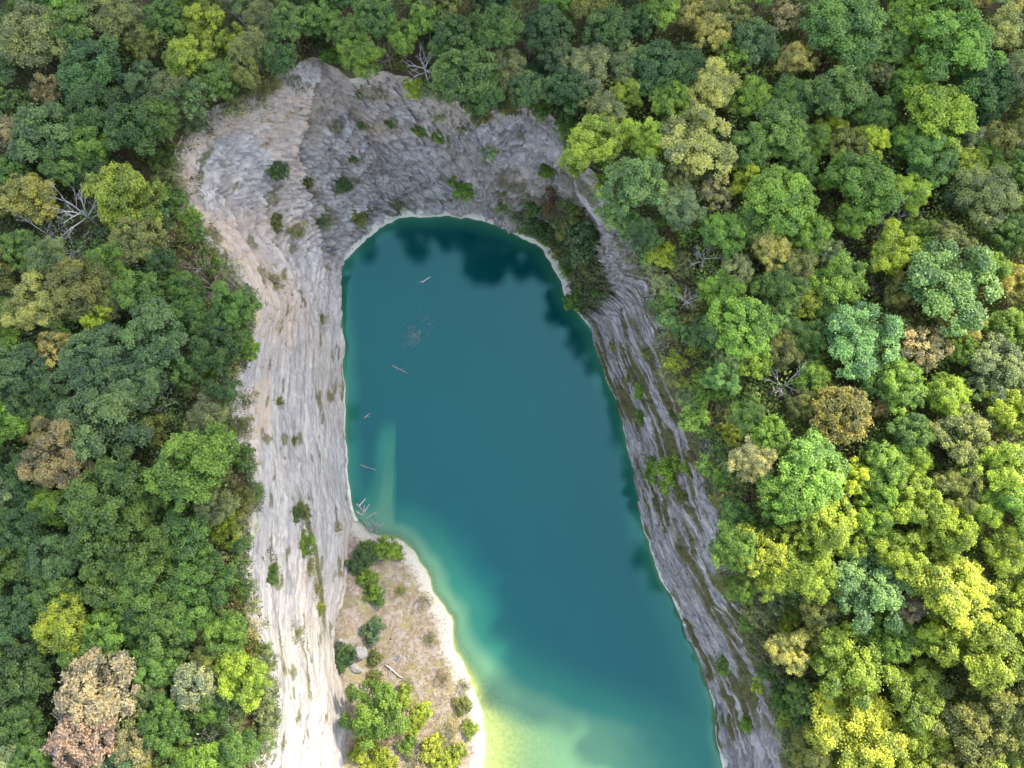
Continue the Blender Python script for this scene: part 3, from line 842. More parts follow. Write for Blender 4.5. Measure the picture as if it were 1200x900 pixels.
# dead, leafless trees
DEADP = []
for s in range(3):
    r = np.random.default_rng(900 + s); parts = []
    T = Tubes(); T.add(wiggle((0, 0, -0.4), (0.5, 0.3, 5.5), 6, 0.08, r), np.linspace(0.22, 0.10, 7), 7)
    parts.append(T.mesh('dead_trunk'))
    for k in range(7):
        a = k * 0.9 + r.uniform(-.3, .3)
        dv = np.array([math.cos(a), math.sin(a), r.uniform(0.25, 1.0)]); dv /= np.linalg.norm(dv)
        parts.append(twig_limb(r, (0.3, 0.2, r.uniform(3.2, 5.4)), dv, r.uniform(3.0, 4.6), 0.12, 3).mesh('dead_branch'))
    DEADP.append(parts)
def place_dead(px, py, rpx, mat='grey', label=None, where='forest', hgt=None):
    r = random.Random(int(px * 7 + py)); parts = DEADP[r.randrange(3)]
    h = 8.5 * rpx / 30.0 if hgt is None else hgt
    h = max(3.0, min(h, 10.0))
    if where == 'forest': x, y, gz = unproj_ground(px, py, h * 0.75)
    else:
        hh = hit(px, py); x, y, gz = hh[0]
    root = bpy.data.objects.new('dead_tree', None); COL.objects.link(root)
    s = rpx * 90 / FPX / 4.2
    root.location = (x, y, gz - 0.1); root.scale = (s, s, h / 8.5); root.rotation_euler = (0, 0, r.uniform(0, 6.28))
    m = M_DEAD if mat == 'grey' else M_DEADP
    for i, me in enumerate(parts):
        o = mk('trunk' if i == 0 else 'branch', me, None, root)
        if len(me.materials) == 0: me.materials.append(m)
        o.material_slots[0].link = 'OBJECT'; o.material_slots[0].material = m
    root['group'] = 'leafless dead trees'; root['category'] = 'dead tree'
    ENT.append(dict(px=px, py=py, r=rpx, col='grey' if mat == 'grey' else 'brown', kind='dead', obj=root, look=None, label=label, bush=False, where=where, base=Vector((x, y, gz)), R=s * 4.2))

# ------------------------------------------------------------------ named trees, read from the photograph: x, y, radius in photo pixels
B, Lb, Fi, Do, Sp, Sh, Sc = 'broad', 'lobed', 'fine', 'dome', 'sparse', 'shrub', 'scrub'
dg, bgn_, mg, bg, yg, li = 'dark green', 'blue-green', 'mid-green', 'bright green', 'yellow-green', 'lime'
go, ta, pg, ol_, sg, ps, mt, ru, be, pk_, rb = 'golden', 'tan', 'pale gold', 'olive', 'sage', 'pale sage', 'mint green', 'rust', 'beige', 'pinkish brown', 'red-brown'
TREES = [
 # left forest, top to bottom
 (Fi,30,40,42,sg),(B,78,28,32,mg),(Sp,52,103,22,ta),(B,100,78,40,dg),(Lb,112,125,36,dg),(B,45,150,40,bgn_),(Lb,6,160,30,ta,'tan tree cut by the left frame edge above the bare grey trees'),
 (Lb,28,228,33,go,'golden tan tree left of the pale bare dead tree'),(B,105,166,28,bg),(Lb,140,225,42,yg,'large yellow-green tree right of the pale bare dead tree'),(B,158,277,30,ol_),(B,150,145,36,dg),
 (Lb,215,65,28,yg),(Lb,270,46,18,yg),(Sp,166,48,25,ol_),(Lb,236,20,25,yg),(Fi,130,14,30,sg),(B,190,18,26,mg),(B,18,290,26,mg),(B,72,188,28,mg),(Fi,180,138,30,mg),
 (Fi,196,100,24,sg),(B,256,88,26,mg),(Fi,292,50,26,sg),(B,338,22,26,mg),
 (B,85,335,38,ol_),(Lb,34,356,32,pg),(Sp,58,410,26,go,'ragged golden tree left of two dense blue-green crowns'),(Lb,110,372,20,li),(B,14,435,34,bgn_),(B,110,415,40,bgn_),(B,180,392,40,bgn_),
 (B,158,445,35,bgn_),(B,160,340,30,mg),(Lb,120,490,46,bgn_,'large dark blue-green tree above and right of the golden-brown tree'),(Lb,50,505,22,ta),(Lb,62,537,38,ta,'large golden-brown tree left of the dark blue-green crown'),(Sh,25,528,12,li),(Sp,176,505,22,ol_),(B,20,560,30,dg),
 (B,225,545,50,bg,'broad fresh green tree whose crown overhangs the white-streaked left face'),(B,122,575,46,mg),(Fi,252,592,24,sg),(Fi,238,490,26,sg),(B,215,432,22,mg),(Fi,222,368,26,mg),(B,30,470,30,dg),
 (B,20,620,32,dg),(B,55,655,32,bgn_),(B,110,622,38,mg),(Lb,160,640,40,mg),(B,212,630,34,mg),(B,127,682,38,mg),(Lb,70,735,38,yg,'yellow-green lobed tree among mid-green crowns above the pink dying trees'),(B,166,690,36,mg),(B,230,680,36,mg),
 (Sh,262,616,20,yg),(B,15,720,32,dg),(B,190,735,36,mg),(B,122,742,32,bg),(B,25,790,32,dg),(B,14,850,30,dg),
 (Do,108,812,46,be,'beige and pink dying tree in the lower left forest'),(Do,92,868,40,pk_,'pinkish brown dying tree just below the beige one, lower left'),
 (Do,225,804,29,ps,'round pale sage tree standing alone left of the white-streaked face'),(B,282,795,32,yg,'bright yellow-green tree on the rim right of the round pale sage tree'),(B,264,748,28,bg),
 (B,190,850,30,mg),(Fi,150,884,28,ps),(B,216,722,30,mg),(B,180,780,28,mg),(B,32,895,28,mg),(Fi,268,885,24,mg),(B,60,700,28,mg),
 # top strip
 (B,440,14,26,mg),(B,545,82,38,mg,'mid-green tree overhanging the top edge of the far face'),(B,530,38,30,dg),(Fi,580,30,30,mg),(B,566,104,26,dg),(B,405,34,22,mg),(Fi,592,78,24,sg),(Fi,690,75,30,sg,'pale sage tree above the right end of the far face'),
 (B,668,98,26,dg),(B,640,25,30,dg),(B,620,100,22,bgn_),(B,470,40,20,bg),(B,375,15,24,mg),(Fi,310,15,22,sg),(B,500,15,24,bg),(B,715,30,30,dg),(B,655,60,22,bgn_),(Sh,485,100,12,yg),
 # right forest
 (Lb,735,108,20,yg),(B,770,72,34,dg),(Fi,838,97,32,pg),(Lb,757,160,26,yg,'yellow-green half of the big pale gold double crown'),(Lb,815,165,44,pg,'large pale gold tree above the upper right corner of the quarry'),(Sp,842,222,22,ta,'ragged tan tree under the large pale gold crown'),
 (B,882,108,26,bg),(B,882,172,28,mg),(Lb,905,290,25,go,'golden tree by the right bank at the height of the far shore'),(Fi,800,238,24,sg),(B,850,270,26,bg),(Lb,820,14,26,go),(Lb,842,36,22,go),(B,885,45,30,bgn_),(Sp,925,14,22,ta),
 (Lb,933,66,22,go,'small golden tree near the top between two green crowns'),(B,992,25,46,mg),(B,1004,62,26,mg),(B,1070,20,30,bg),(Lb,1125,50,46,bg),(Lb,1180,30,30,pg,'pale gold tree in the top right corner'),(B,1042,50,24,mg),
 (B,985,106,34,mg),(B,1028,128,24,mg),(B,920,150,36,mg),(Lb,1104,128,43,yg,'large yellow-olive tree in the upper right forest'),(B,1070,98,24,bg),(Lb,1025,160,20,li),(Lb,978,145,16,yg),(B,1095,182,32,mg),
 (Lb,1190,160,30,ol_),(B,1165,92,32,dg),(Lb,1020,215,40,bg),(Lb,1068,225,26,yg),(Fi,1160,222,38,sg,'wide sage grey tree near the right frame edge, upper third'),(Lb,985,200,22,bg),(B,915,230,40,bg),
 (B,950,272,26,bg),(Lb,1050,292,30,yg),(Lb,1118,285,30,ol_),(B,1190,270,24,mg),(B,940,190,24,mg),(B,1130,225,20,dg),
 (B,870,378,38,bg,'dense bright green tree right of the upper right cliff edge'),(Fi,915,335,30,mg),(Lb,985,326,32,bg),(Lb,1116,328,50,mt,'large mint green tree by the right frame edge'),(Lb,1190,332,25,go),(Do,1130,372,27,go,'golden dome just below the large mint green tree'),
 (Sp,1085,402,30,ta,'sparse pinkish tan tree left of the golden dome'),(Lb,1010,392,40,mt),(Lb,850,440,20,mt),(Do,990,484,36,ru,'round rust-gold tree in the middle of the right forest'),(B,1132,408,20,bg),(Lb,1176,430,34,sg),
 (B,1060,450,32,bg),(Lb,1112,462,28,yg),(Lb,1135,512,34,ol_),(B,930,580,34,bg),(Lb,955,548,44,bg),(Fi,882,538,24,ps),(Lb,1003,560,20,li),(B,1070,505,28,mg),(Lb,1190,482,30,yg),
 (Lb,1180,545,34,yg),(B,1040,545,28,bg),(B,905,510,24,bg),(B,1020,440,24,mg),(Fi,945,395,24,mg),(Fi,880,485,22,mg),(B,955,440,22,bg),
 (Sp,890,650,30,li,'open lime-yellow tree standing at the edge of the right cliff'),(Lb,972,614,34,yg),(Fi,948,668,34,yg),(Lb,1020,686,40,mt),(Sh,922,733,14,li),(Lb,926,762,23,pg),
 (Lb,1000,772,44,yg,'large yellow-green tree right of the lower right cliff edge'),(Lb,1012,852,46,li,'large lime tree at the bottom of the right forest'),(Lb,1120,690,46,li),(Lb,1162,762,46,yg),(Lb,1075,812,36,yg),(Lb,1150,852,42,ol_),
 (Fi,1182,645,28,yg),(Fi,860,642,28,bg),(Lb,1060,645,30,yg),(Lb,1118,622,32,yg),(Lb,1190,705,30,yg),(Lb,1075,880,36,yg),(Lb,1195,820,34,ol_),(Fi,870,690,18,bg),(B,1050,745,28,bg),(Lb,1080,590,30,yg),(Lb,1025,610,24,bg),
 (Lb,960,715,22,ol_),(Lb,1100,745,28,yg),(Fi,1070,708,20,be),(B,945,820,22,mg),(Lb,1130,570,26,ol_),(Sp,965,745,18,pg),(Fi,955,880,24,ol_),
]
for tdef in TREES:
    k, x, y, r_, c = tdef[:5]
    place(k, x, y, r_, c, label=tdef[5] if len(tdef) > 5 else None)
DEADS = [(90,245,36,'grey','tangle of pale bare branches on a big dead tree, upper left'),(45,268,26,'grey','bare grey dead tree left of the big pale dead tree'),(82,288,22,'grey','small bare dead tree below the big pale dead tree'),
 (282,22,20,'grey',None),(322,12,18,'grey',None),(190,463,20,'grey',None),(248,335,24,'brown',None),(228,312,18,'brown',None),(212,842,14,'grey','small white dead tree lying open below the pale sage tree'),(243,868,16,'grey',None),(235,650,14,'grey',None),
 (480,28,18,'grey',None),(455,62,18,'brown',None),(498,72,24,'grey','pale fallen dead tree leaning over the top of the far face'),(620,50,18,'grey',None),(575,55,14,'grey',None),(700,40,14,'grey',None),(665,20,15,'grey',None),
 (830,300,22,'grey','pale dead tree above the right cliff, level with the far shore'),(925,446,27,'grey','spidery grey dead tree left of the round rust-gold tree'),(1045,258,28,'grey',None),(945,265,14,'grey',None),
 (1040,378,16,'grey',None),(1027,337,13,'grey',None),(975,400,13,'grey',None),(1040,140,15,'brown',None),(955,85,13,'brown',None),(1078,705,18,'brown',None),(985,735,18,'brown',None),(1180,785,16,'grey',None),
 (1015,510,14,'grey',None),(1110,500,14,'grey',None),(805,350,16,'grey',None),(1060,690,15,'brown',None),(105,860,24,'brown','bare brown branches showing through the pinkish brown dying tree')]
for x, y, r_, m_, lb in DEADS:
    place_dead(x, y, r_, m_, lb)

# fill the rest of the canopy
rim_px = np.array([project(a, b, c) for a, b, c in zip(X[::8, -1], Y[::8, -1], Z[::8, -1])])
_qx = np.arange(-120, 1324, 4.0); _qy = np.arange(-120, 1024, 4.0)
_QX, _QY = np.meshgrid(_qx, _qy, indexing='ij')
_QI = inside(_QX, _QY, rim_px); _QD = seg_dist(_QX, _QY, rim_px)
def in_quarry(px, py, grow=0):
    i = min(max(int(round((px + 120) / 4)), 0), len(_qx) - 1); j = min(max(int(round((py + 120) / 4)), 0), len(_qy) - 1)
    return bool(_QI[i, j]), float(_QD[i, j])
rr_ = random.Random(42)
def region_col(px, py):
    if px < 560 and not (py < 110 and px > 350):
        return rr_.choice([mg, mg, mg, bgn_, bgn_, dg, dg, bg, sg, ol_])
    if py < 130 and px < 760:
        return rr_.choice([mg, dg, sg, bgn_, mg, ol_, bg])
    if py < 400:
        return rr_.choice([mg, bg, bg, bg, yg, mt, ol_, go, dg, sg])
    if py < 600:
        return rr_.choice([bg, bg, yg, yg, mt, ol_, sg, bg])
    return rr_.choice([yg, yg, li, yg, ol_, bg, pg])
occ = [(e['px'], e['py'], e['r']) for e in ENT]
def try_fill(n, rlo, rhi, over, rim_gap, kinds, xr=(-30, 1230), yr=(-25, 925)):
    added = 0
    for _ in range(n):
        px = rr_.uniform(*xr); py = rr_.uniform(*yr)
        q, dist = in_quarry(px, py)
        if q or dist < rim_gap: continue
        r_ = rr_.uniform(rlo, rhi)
        if any((px - a) ** 2 + (py - b) ** 2 < ((r_ + c) * over) ** 2 for a, b, c in occ): continue
        if px > 760 and dist < 45 and r_ > 18: continue
        place(rr_.choice(kinds), px, py, r_, region_col(px, py))
        occ.append((px, py, r_)); added += 1
    return added
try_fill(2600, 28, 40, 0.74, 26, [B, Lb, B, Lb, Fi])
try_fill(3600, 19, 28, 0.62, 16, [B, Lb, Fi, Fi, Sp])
# shrubs along the rim and in the gaps
def fill_shrubs(n, rlo, rhi, over, dlo, dhi, xr=(180, 1000), yr=(30, 905), cap=999):
    added = 0
    for _ in range(n):
        if added >= cap: break
        px = rr_.uniform(*xr); py = rr_.uniform(*yr)
        q, dist = in_quarry(px, py)
        if q: dist = -dist
        if not (dlo < dist < dhi): continue
        if 320 < px < 480 and dist < 10: continue
        r_ = rr_.uniform(rlo, rhi)
        if any((px - a) ** 2 + (py - b) ** 2 < ((r_ + c) * over) ** 2 for a, b, c in occ): continue
        c = region_col(px, py)
        if px > 700: c = rr_.choice([mg, bg, bg, ol_, sg, yg, mt])
        elif px < 330: c = rr_.choice([mg, bg, sg, sg, ps, ol_, mt])
        place(rr_.choice([Sh, Sc, Sc] if px < 330 else [Sh, Sh, Sc]), px, py, r_, c)
        occ.append((px, py, r_)); added += 1
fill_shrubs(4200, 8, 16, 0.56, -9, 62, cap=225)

# shrubs rooted on the rock face
CL = [(Sh,328,198,12,dg,'dark green shrub on the upper left rock slope'),(Sh,404,217,8,dg,'small dark shrub in the middle of the far face'),(Sh,420,112,5,mg,None),(Sh,425,147,7,mg,None),(Sh,459,145,8,mg,None),(Sh,493,152,7,bg,None),
 (Sh,515,135,8,yg,None),(Sh,517,160,8,mg,None),(Sh,545,150,8,ol_,None),(Sh,576,177,9,mg,None),(Sh,543,217,15,bg,'bright green shrub low on the far face'),(Sh,640,202,11,bg,None),(Sh,588,225,9,ol_,None),(Sh,415,185,7,mg,None),
 (Sh,379,258,11,bgn_,None),(Sh,422,250,12,ol_,None),(Sh,470,237,9,mg,None),(Sh,324,262,12,mg,None),(Sh,360,215,7,ol_,None),(Sc,325,330,10,ol_,None),(Sh,379,372,8,ol_,None),(Sc,352,270,12,ol_,None),
 (Sh,355,595,9,mg,None),(Sh,348,600,9,dg,'dark shrub at the top of the green gully on the left face'),(Sh,358,632,11,bg,None),(Sh,366,660,9,mg,None),(Sh,372,690,8,ol_,None),(Sh,376,710,7,yg,None),(Sh,321,668,10,mg,'lone green shrub on the left rock face beside the gully'),
 (Sh,396,618,6,ol_,None),(Sc,350,740,9,ol_,None),(Sh,328,470,6,ol_,None),(Sh,345,515,5,ol_,None),
 # talus under the right corner
 (Sh,590,243,10,mg,None),(Sh,607,252,14,mg,None),(Sh,630,262,15,bgn_,None),(Sh,652,272,15,mg,None),(Sh,672,262,17,mg,None),(Sh,688,282,20,bgn_,'dark blue-green bush in the shaded corner right of the far shore'),(Sh,672,300,15,bgn_,None),(Sh,690,312,14,mg,None),(Sh,660,292,12,ol_,None),
 (Sh,681,330,14,mg,None),(Sh,676,350,13,bg,None),(Sh,663,318,10,mg,None),(Sh,617,268,8,bg,None),(Sc,648,238,16,rb,'bare red-brown scrub on the slope above the dark corner bushes'),(Sh,628,244,12,mg,None),(Sh,668,240,12,bg,None),(Sh,700,340,10,mg,None),(Sh,640,280,10,bg,None),
 # right face
 (Sh,738,440,9,mg,None),(Sh,750,455,11,mg,None),(Sh,760,412,10,sg,None),(Sh,785,545,18,bg,'wide bright green bush on the right rock face'),(Sh,765,548,11,mg,None),(Sh,805,547,10,bg,None),(Sh,848,775,9,bg,None),(Sh,850,770,7,mg,None),
 (Sh,872,845,9,bg,None),(Sh,848,840,8,mg,None),(Sh,797,580,7,ol_,None),(Sh,750,487,8,mg,None),(Sh,787,485,7,mg,None),(Sh,888,800,8,li,None),(Sh,726,690,0,mg,None),(Sh,720,405,7,ol_,None),(Sh,735,240,9,mg,None),(Sh,725,285,10,mg,None),(Sh,745,280,11,mg,None)]
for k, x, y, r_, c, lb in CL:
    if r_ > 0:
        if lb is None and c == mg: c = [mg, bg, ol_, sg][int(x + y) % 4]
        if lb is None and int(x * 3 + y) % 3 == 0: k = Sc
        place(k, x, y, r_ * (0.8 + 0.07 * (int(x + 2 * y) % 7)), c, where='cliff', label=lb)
SP = [(Sh,425,652,15,dg,'dark green bush at the foot of the left face, north end of the spit'),(Sh,432,640,11,mg,None),(Sh,452,638,13,bg,'bright green bush at the northern tip of the spit'),(Sh,466,645,8,yg,None),(Sh,432,672,12,bg,None),(Sh,438,688,10,bg,None),(Sh,443,700,8,mg,None),
 (Sh,437,733,13,bgn_,'blue-green bush on the spit beside the large boulder'),(Sh,405,765,12,dg,'dark bush in the hollow left of the large boulder'),(Lb,450,812,30,bg,'largest round green bush on the spit'),(Sh,487,843,12,yg,'yellow-green bush right of the largest bush on the spit'),(Sh,478,868,10,bg,None),(Sh,450,885,16,yg,'yellow-green bush at the bottom edge of the spit'),
 (Sh,440,768,8,ol_,None),(Sh,498,828,9,li,None),(Sh,543,822,10,ol_,'olive bush near the pale shore of the spit'),(Sc,530,850,12,be,None),(Sc,470,845,12,be,None),(Sh,510,870,14,li,None),(Sc,490,890,12,be,None),(Sh,550,850,8,yg,None),(Sh,440,790,9,ol_,None),(Sh,420,880,9,yg,None),(Sc,455,862,11,be,None),(Sh,473,812,10,yg,None),(Sh,520,895,14,yg,None),(Sc,500,700,9,be,None),(Sc,505,745,8,ol_,None),(Sc,520,790,9,be,None),(Sc,478,800,8,ol_,None),(Sh,535,878,10,yg,None),(Sc,545,800,8,be,None),(Sc,470,690,7,ol_,None),(Sh,430,860,10,yg,None)]
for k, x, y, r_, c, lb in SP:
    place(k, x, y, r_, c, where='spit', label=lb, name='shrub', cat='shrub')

# ------------------------------------------------------------------ uncountable small growth
def scatter_leaves(name, P, N, L, W, tone, color, label, seed):
    r = np.random.default_rng(seed)
    Vv, Fq = leaf_quads(P, N, L, W, r)
    me = mesh_np(name, Vv, Fq); fattr(me, 'tone', np.repeat(tone, 4)); me.materials.append(M_LEAF)
    o = mk(name, me); o.color = (*color, 1); tag(o, label, name.replace('_', ' '), kind='stuff'); return o
# undergrowth between the trees
r = np.random.default_rng(5)
def unproj_ground_v(px, py):
    dx = (px - 600.0) / FPX; dy = (450.0 - py) / FPX
    d = np.stack([dx, dy * ct + st, dy * st - ct], -1); z = np.full(len(px), 27.5)
    for _ in range(5):
        k = (z - CAM_Z) / d[:, 2]; z = 0.5 * z + 0.5 * (G(d[:, 0] * k, d[:, 1] * k))
    return np.stack([d[:, 0] * k, d[:, 1] * k, z], -1)
upx = r.uniform(-90, 1290, 24000); upy = r.uniform(-90, 990, 24000)
okq = np.array([(not q) and dd_ > 2 for q, dd_ in (in_quarry(a_, b_) for a_, b_ in zip(upx, upy))])
upx, upy = upx[okq], upy[okq]
udist = np.array([in_quarry(a_, b_)[1] for a_, b_ in zip(upx, upy)])
cen = unproj_ground_v(upx, upy)
hgt = np.where(udist > 45, r.uniform(0.3, 5.6, len(cen)), r.uniform(0.1, 1.0, len(cen)))
deep = udist > 45
sets = [((0.078, 0.145, 0.052), 'dark green understorey filling the gaps of the left forest', 'understorey', deep & (upx < 560)),
        ((0.13, 0.205, 0.05), 'green understorey filling the gaps of the right forest', 'understorey', deep & (upx >= 560)),
        ((0.15, 0.125, 0.065), 'dry brown grass and bramble along the top of the quarry', 'dry_grass', ~deep & (r.uniform(0, 1, len(cen)) < .5)),
        ((0.085, 0.125, 0.045), 'low green growth along the top of the quarry', 'undergrowth', ~deep & (r.uniform(0, 1, len(cen)) < .6))]
for ci_, (colr, lab, nm, sel) in enumerate(sets):
    c = cen[sel]; hh_ = hgt[sel]; per = 26 if ci_ < 2 else 18
    hr = np.repeat(hh_, per)
    P = np.repeat(c, per, 0) + r.normal(size=(len(c) * per, 3)) * np.array([0.6, 0.6, 0.3]); P[:, 2] += hr
    P[:, 2] = np.maximum(P[:, 2], G(P[:, 0], P[:, 1]) + 0.02)
    tn = np.clip(np.repeat(r.uniform(0, 1, len(c)), per) + r.normal(scale=.2, size=len(P)), 0, 1)
    scatter_leaves(nm, P, r.normal(size=P.shape) * .55 + np.array([0, 0, .8]), 0.42, 0.24, tn, colr, lab, 70 + ci_)
# pale scum drifting on the lake
ns_ = 700
P = np.stack([hx + r.normal(size=ns_) * 1.1 + 0.0, hy + r.normal(size=ns_) * 1.5, np.full(ns_, 0.012)], -1); P[:, 0] += 0.45 * (P[:, 1] - hy)
P = P[fbm(P[:, 0] / 1.1, P[:, 1] / 1.1, 191, 3) > 0.44]
P[:, 2] += r.uniform(0, .01, len(P))
scatter_leaves('floating_scum', P, r.normal(size=P.shape) * .02 + np.array([0, 0, 1.0]), 0.16, 0.11, r.uniform(0, 1, len(P)), (0.16, 0.20, 0.19), 'pale drifting patch of scum in the upper middle of the lake', 69)
# moss and tufts on the rock
fl = moss.ravel(); tl_ = talus.ravel()
cand = np.nonzero((fl > 0.55) & (V[:, 2] > 0.8))[0]
pick = r.choice(cand, min(26000, len(cand)), replace=False)
P = V[pick] + r.normal(size=(len(pick), 3)) * 0.10 + np.array([0, 0, 0.06])
nrm_out = np.stack([np.repeat(ox, NV, 1).ravel(), np.repeat(oy, NV, 1).ravel(), np.full(NU * NV, 0.9)], -1)[pick]
scatter_leaves('moss_tufts', P, nrm_out + r.normal(size=P.shape) * .5, 0.26, 0.12, r.uniform(0, 1, len(P)), (0.115, 0.125, 0.042), 'olive and brown moss tufts along the ledges of the rock', 81)
cand = np.nonzero((tl_ > 0.5) & (V[:, 2] > 0.6))[0]
pick = r.choice(cand, min(9000, len(cand)), replace=False)
P = V[pick] + r.normal(size=(len(pick), 3)) * np.array([.3, .3, .15]) + np.array([0, 0, 0.2])
scatter_leaves('talus_scrub', P, r.normal(size=P.shape) + np.array([0, 0, .7]), 0.45, 0.22, r.uniform(0, 1, len(P)), (0.075, 0.125, 0.045), 'low scrub covering the slope in the shaded right corner', 82)
# low scrub straggling from the rim down on to the rock
den = sstep(0.74, 1.0, Vg + 0.22 * (fbm(Ug / 4.5, Hm / 4.5, 201, 3) - 0.5)) * sstep(0.44, 0.62, fbm(Ug / 2.4, Hm / 2.4, 202, 3) + 0.25 * sstep(0.88, 1.0, Vg))
den = den * (1 - 0.55 * FW)
for ci_, (cc_, lab_, nm_) in enumerate([((0.095, 0.15, 0.055), 'low green scrub straggling down from the quarry rim', 'rim_scrub'), ((0.17, 0.15, 0.085), 'dry grass straggling over the quarry rim', 'rim_grass')]):
    cand = np.nonzero(den.ravel() * (0.4 + 0.6 * r.uniform(0, 1, NU * NV)) > 0.42)[0]
    if len(cand) == 0: continue
    pick = r.choice(cand, min(2600 - 800 * ci_, len(cand)), replace=False)
    per = 9; P = np.repeat(V[pick], per, 0) + r.normal(size=(len(pick) * per, 3)) * np.array([.28, .28, .2]) + np.array([0, 0, .22])
    tn = np.clip(np.repeat(r.uniform(0, 1, len(pick)), per) + r.normal(scale=.2, size=len(P)), 0, 1)
    scatter_leaves(nm_, P, r.normal(size=P.shape) * .7 + np.array([0, 0, .7]), 0.34, 0.16 - 0.06 * ci_, tn, cc_, lab_, 85 + ci_)
acc = []
for e in ENT:
    if e['where'] == 'cliff':
        dv = np.linalg.norm(V - np.array(e['base']), axis=1); nn = np.nonzero((dv < 1.7 * e['R']) & (V[:, 2] > 0.6))[0]
        if len(nn): acc.append(V[r.choice(nn, min(90, 2 * len(nn)))])
P = np.vstack(acc); P = P + r.normal(size=P.shape) * 0.18 + np.array([0, 0, .12])
scatter_leaves('ledge_grass', P, r.normal(size=P.shape) + np.array([0, 0, .6]), 0.36, 0.13, r.uniform(0, 1, len(P)), (0.13, 0.145, 0.06), 'thin dry grass round the shrubs on the rock faces', 84)
# dry grass on the spit
n = 16000
sx_ = r.uniform(-36, 0, n); sy_ = r.uniform(-45, 14, n)
gd = bil(np.where(in_pen, d_pen, -1), sx_, sy_); gn = fbm(sx_ / 3, sy_ / 3, 90, 3)
ok = (gd > 2.2) & (gn > 0.50) & inside(sx_, sy_, foot_poly)
P = np.stack([sx_, sy_, bil(FZ, sx_, sy_) + 0.08], -1)[ok]
scatter_leaves('spit_grass', P, r.normal(size=P.shape) + np.array([0, 0, .5]), 0.34, 0.1, r.uniform(0, 1, len(P)), (0.30, 0.27, 0.11), 'dry yellow grass over the middle of the spit', 83)

# ------------------------------------------------------------------ stones
def stone_mesh(name, seed, sx=1, sy=1, sz=0.7, sub=2):
    import bmesh
    r = np.random.default_rng(seed); bm = bmesh.new(); bmesh.ops.create_icosphere(bm, subdivisions=sub, radius=1.0)
    pl = r.normal(size=(9, 3)); pl /= np.linalg.norm(pl, axis=1, keepdims=True); off = r.uniform(0.42, 0.85, 9)
    for v in bm.verts:
        c = np.array(v.co)
        for q, o in zip(pl, off):
            dd = c @ q - o
            if dd > 0: c = c - q * dd * 0.92
        c = c * (1 + 0.05 * r.normal())
        v.co = c * np.array([sx, sy, sz])
    me = bpy.data.meshes.new(name); bm.to_mesh(me); bm.free(); me.materials.append(M_STONE); return me
def boulder(px, py, size, seed, label, shape=(1, 1, .7), sink=0.25):
    h = hit(px, py)
    o = mk('boulder', stone_mesh('boulder', seed, *shape, 3)); o.location = h[0] + Vector((0, 0, size * shape[2] * (1 - sink) * 0.7)); o.scale = (size,) * 3
    o.rotation_euler = (0, 0, seed * 1.3); tag(o, label, 'boulder', 'boulders on the spit'); return o
boulder(420, 764, 1.3, 1, 'large grey boulder at the cliff foot on the spit', (1, 1.25, .8))
boulder(417, 785, 1.0, 2, 'broad low boulder just below the large grey boulder', (1.2, .9, .5))
boulder(433, 641, 1.1, 3, 'white slab of rock among the bushes at the spit tip', (.55, 1.1, .35))
boulder(427, 803, 0.8, 4, 'small boulder between the low boulder and the largest bush')
boulder(398, 751, 0.7, 5, 'small reddish boulder against the cliff above the hollow')
# rubble strewn on ledges and shore: too many and too small to pick apart
SM = [stone_mesh('rubble_piece', 200 + k, 1, 1.2, .6, 1) for k in range(3)]
Vb, Fb = [], []; base = 0
candc = np.nonzero(((FW + UPL).ravel() > 0.5) & (V[:, 2] > 0.4) & (V[:, 2] < 26.5))[0]
pick = r.choice(candc, 900, replace=False)
pts = [V[i] for i in pick]
m_ = (gd > 0.2) & inside(sx_, sy_, foot_poly)
for i in np.nonzero(m_)[0][:1500]: pts.append((sx_[i], sy_[i], float(bil(FZ, sx_[i:i + 1], sy_[i:i + 1])[0])))
pts = np.array(pts)
sv = []
for me in SM:
    a = np.zeros(len(me.vertices) * 3, np.float32); me.vertices.foreach_get('co', a)
    f = np.array([tuple(p.vertices) for p in me.polygons]); sv.append((a.reshape(-1, 3), f))
for k, p in enumerate(pts):
    a, f = sv[k % 3]; s = r.uniform(0.07, 0.26) if k < 900 else r.uniform(0.04, 0.15); an = r.uniform(0, 6.28)
    c_, s_ = math.cos(an), math.sin(an); rot = np.array([[c_, -s_, 0], [s_, c_, 0], [0, 0, 1]])
    Vb.append(a @ rot.T * s + p); Fb.append(f + base); base += len(a)
rub = mk('rubble', mesh_np('rubble', np.vstack(Vb), np.vstack(Fb)), M_STONE)
tag(rub, 'broken limestone rubble on the ledges and the spit', 'rubble', kind='stuff')

# fire ring: stones round a patch of ash
h = hit(465, 770)[0]
fr = bpy.data.objects.new('fire_ring', None); COL.objects.link(fr); fr.location = h
tag(fr, 'ring of pale stones round a campfire patch on the spit', 'fire ring')
stm = [stone_mesh('ring_stone', 300 + k, 1, .8, .7, 1) for k in range(3)]
for k in range(9):
    a = k * 2 * math.pi / 9 + .1 * (k % 3); o = mk('stone', stm[k % 3], None, fr)
    o.location = (0.52 * math.cos(a), 0.52 * math.sin(a), 0.06); o.scale = (0.17 + .03 * (k % 2),) * 3; o.rotation_euler = (0, 0, k)
import bmesh
bm = bmesh.new(); bmesh.ops.create_circle(bm, cap_ends=True, segments=18, radius=0.46)
for v in bm.verts: v.co.z = 0.05 + 0.02 * math.sin(v.co.x * 9)
me = bpy.data.meshes.new('ash'); bm.to_mesh(me); bm.free(); me.materials.append(M_ASH); mk('ash_bed', me, None, fr)
o = mk('stone', stone_mesh('seat_stone', 310, 1, .9, .6, 2)); hh = hit(478, 769)[0]
o.location = hh + Vector((0, 0, .1)); o.scale = (.28,) * 3; tag(o, 'single white stone right of the campfire ring', 'stone')

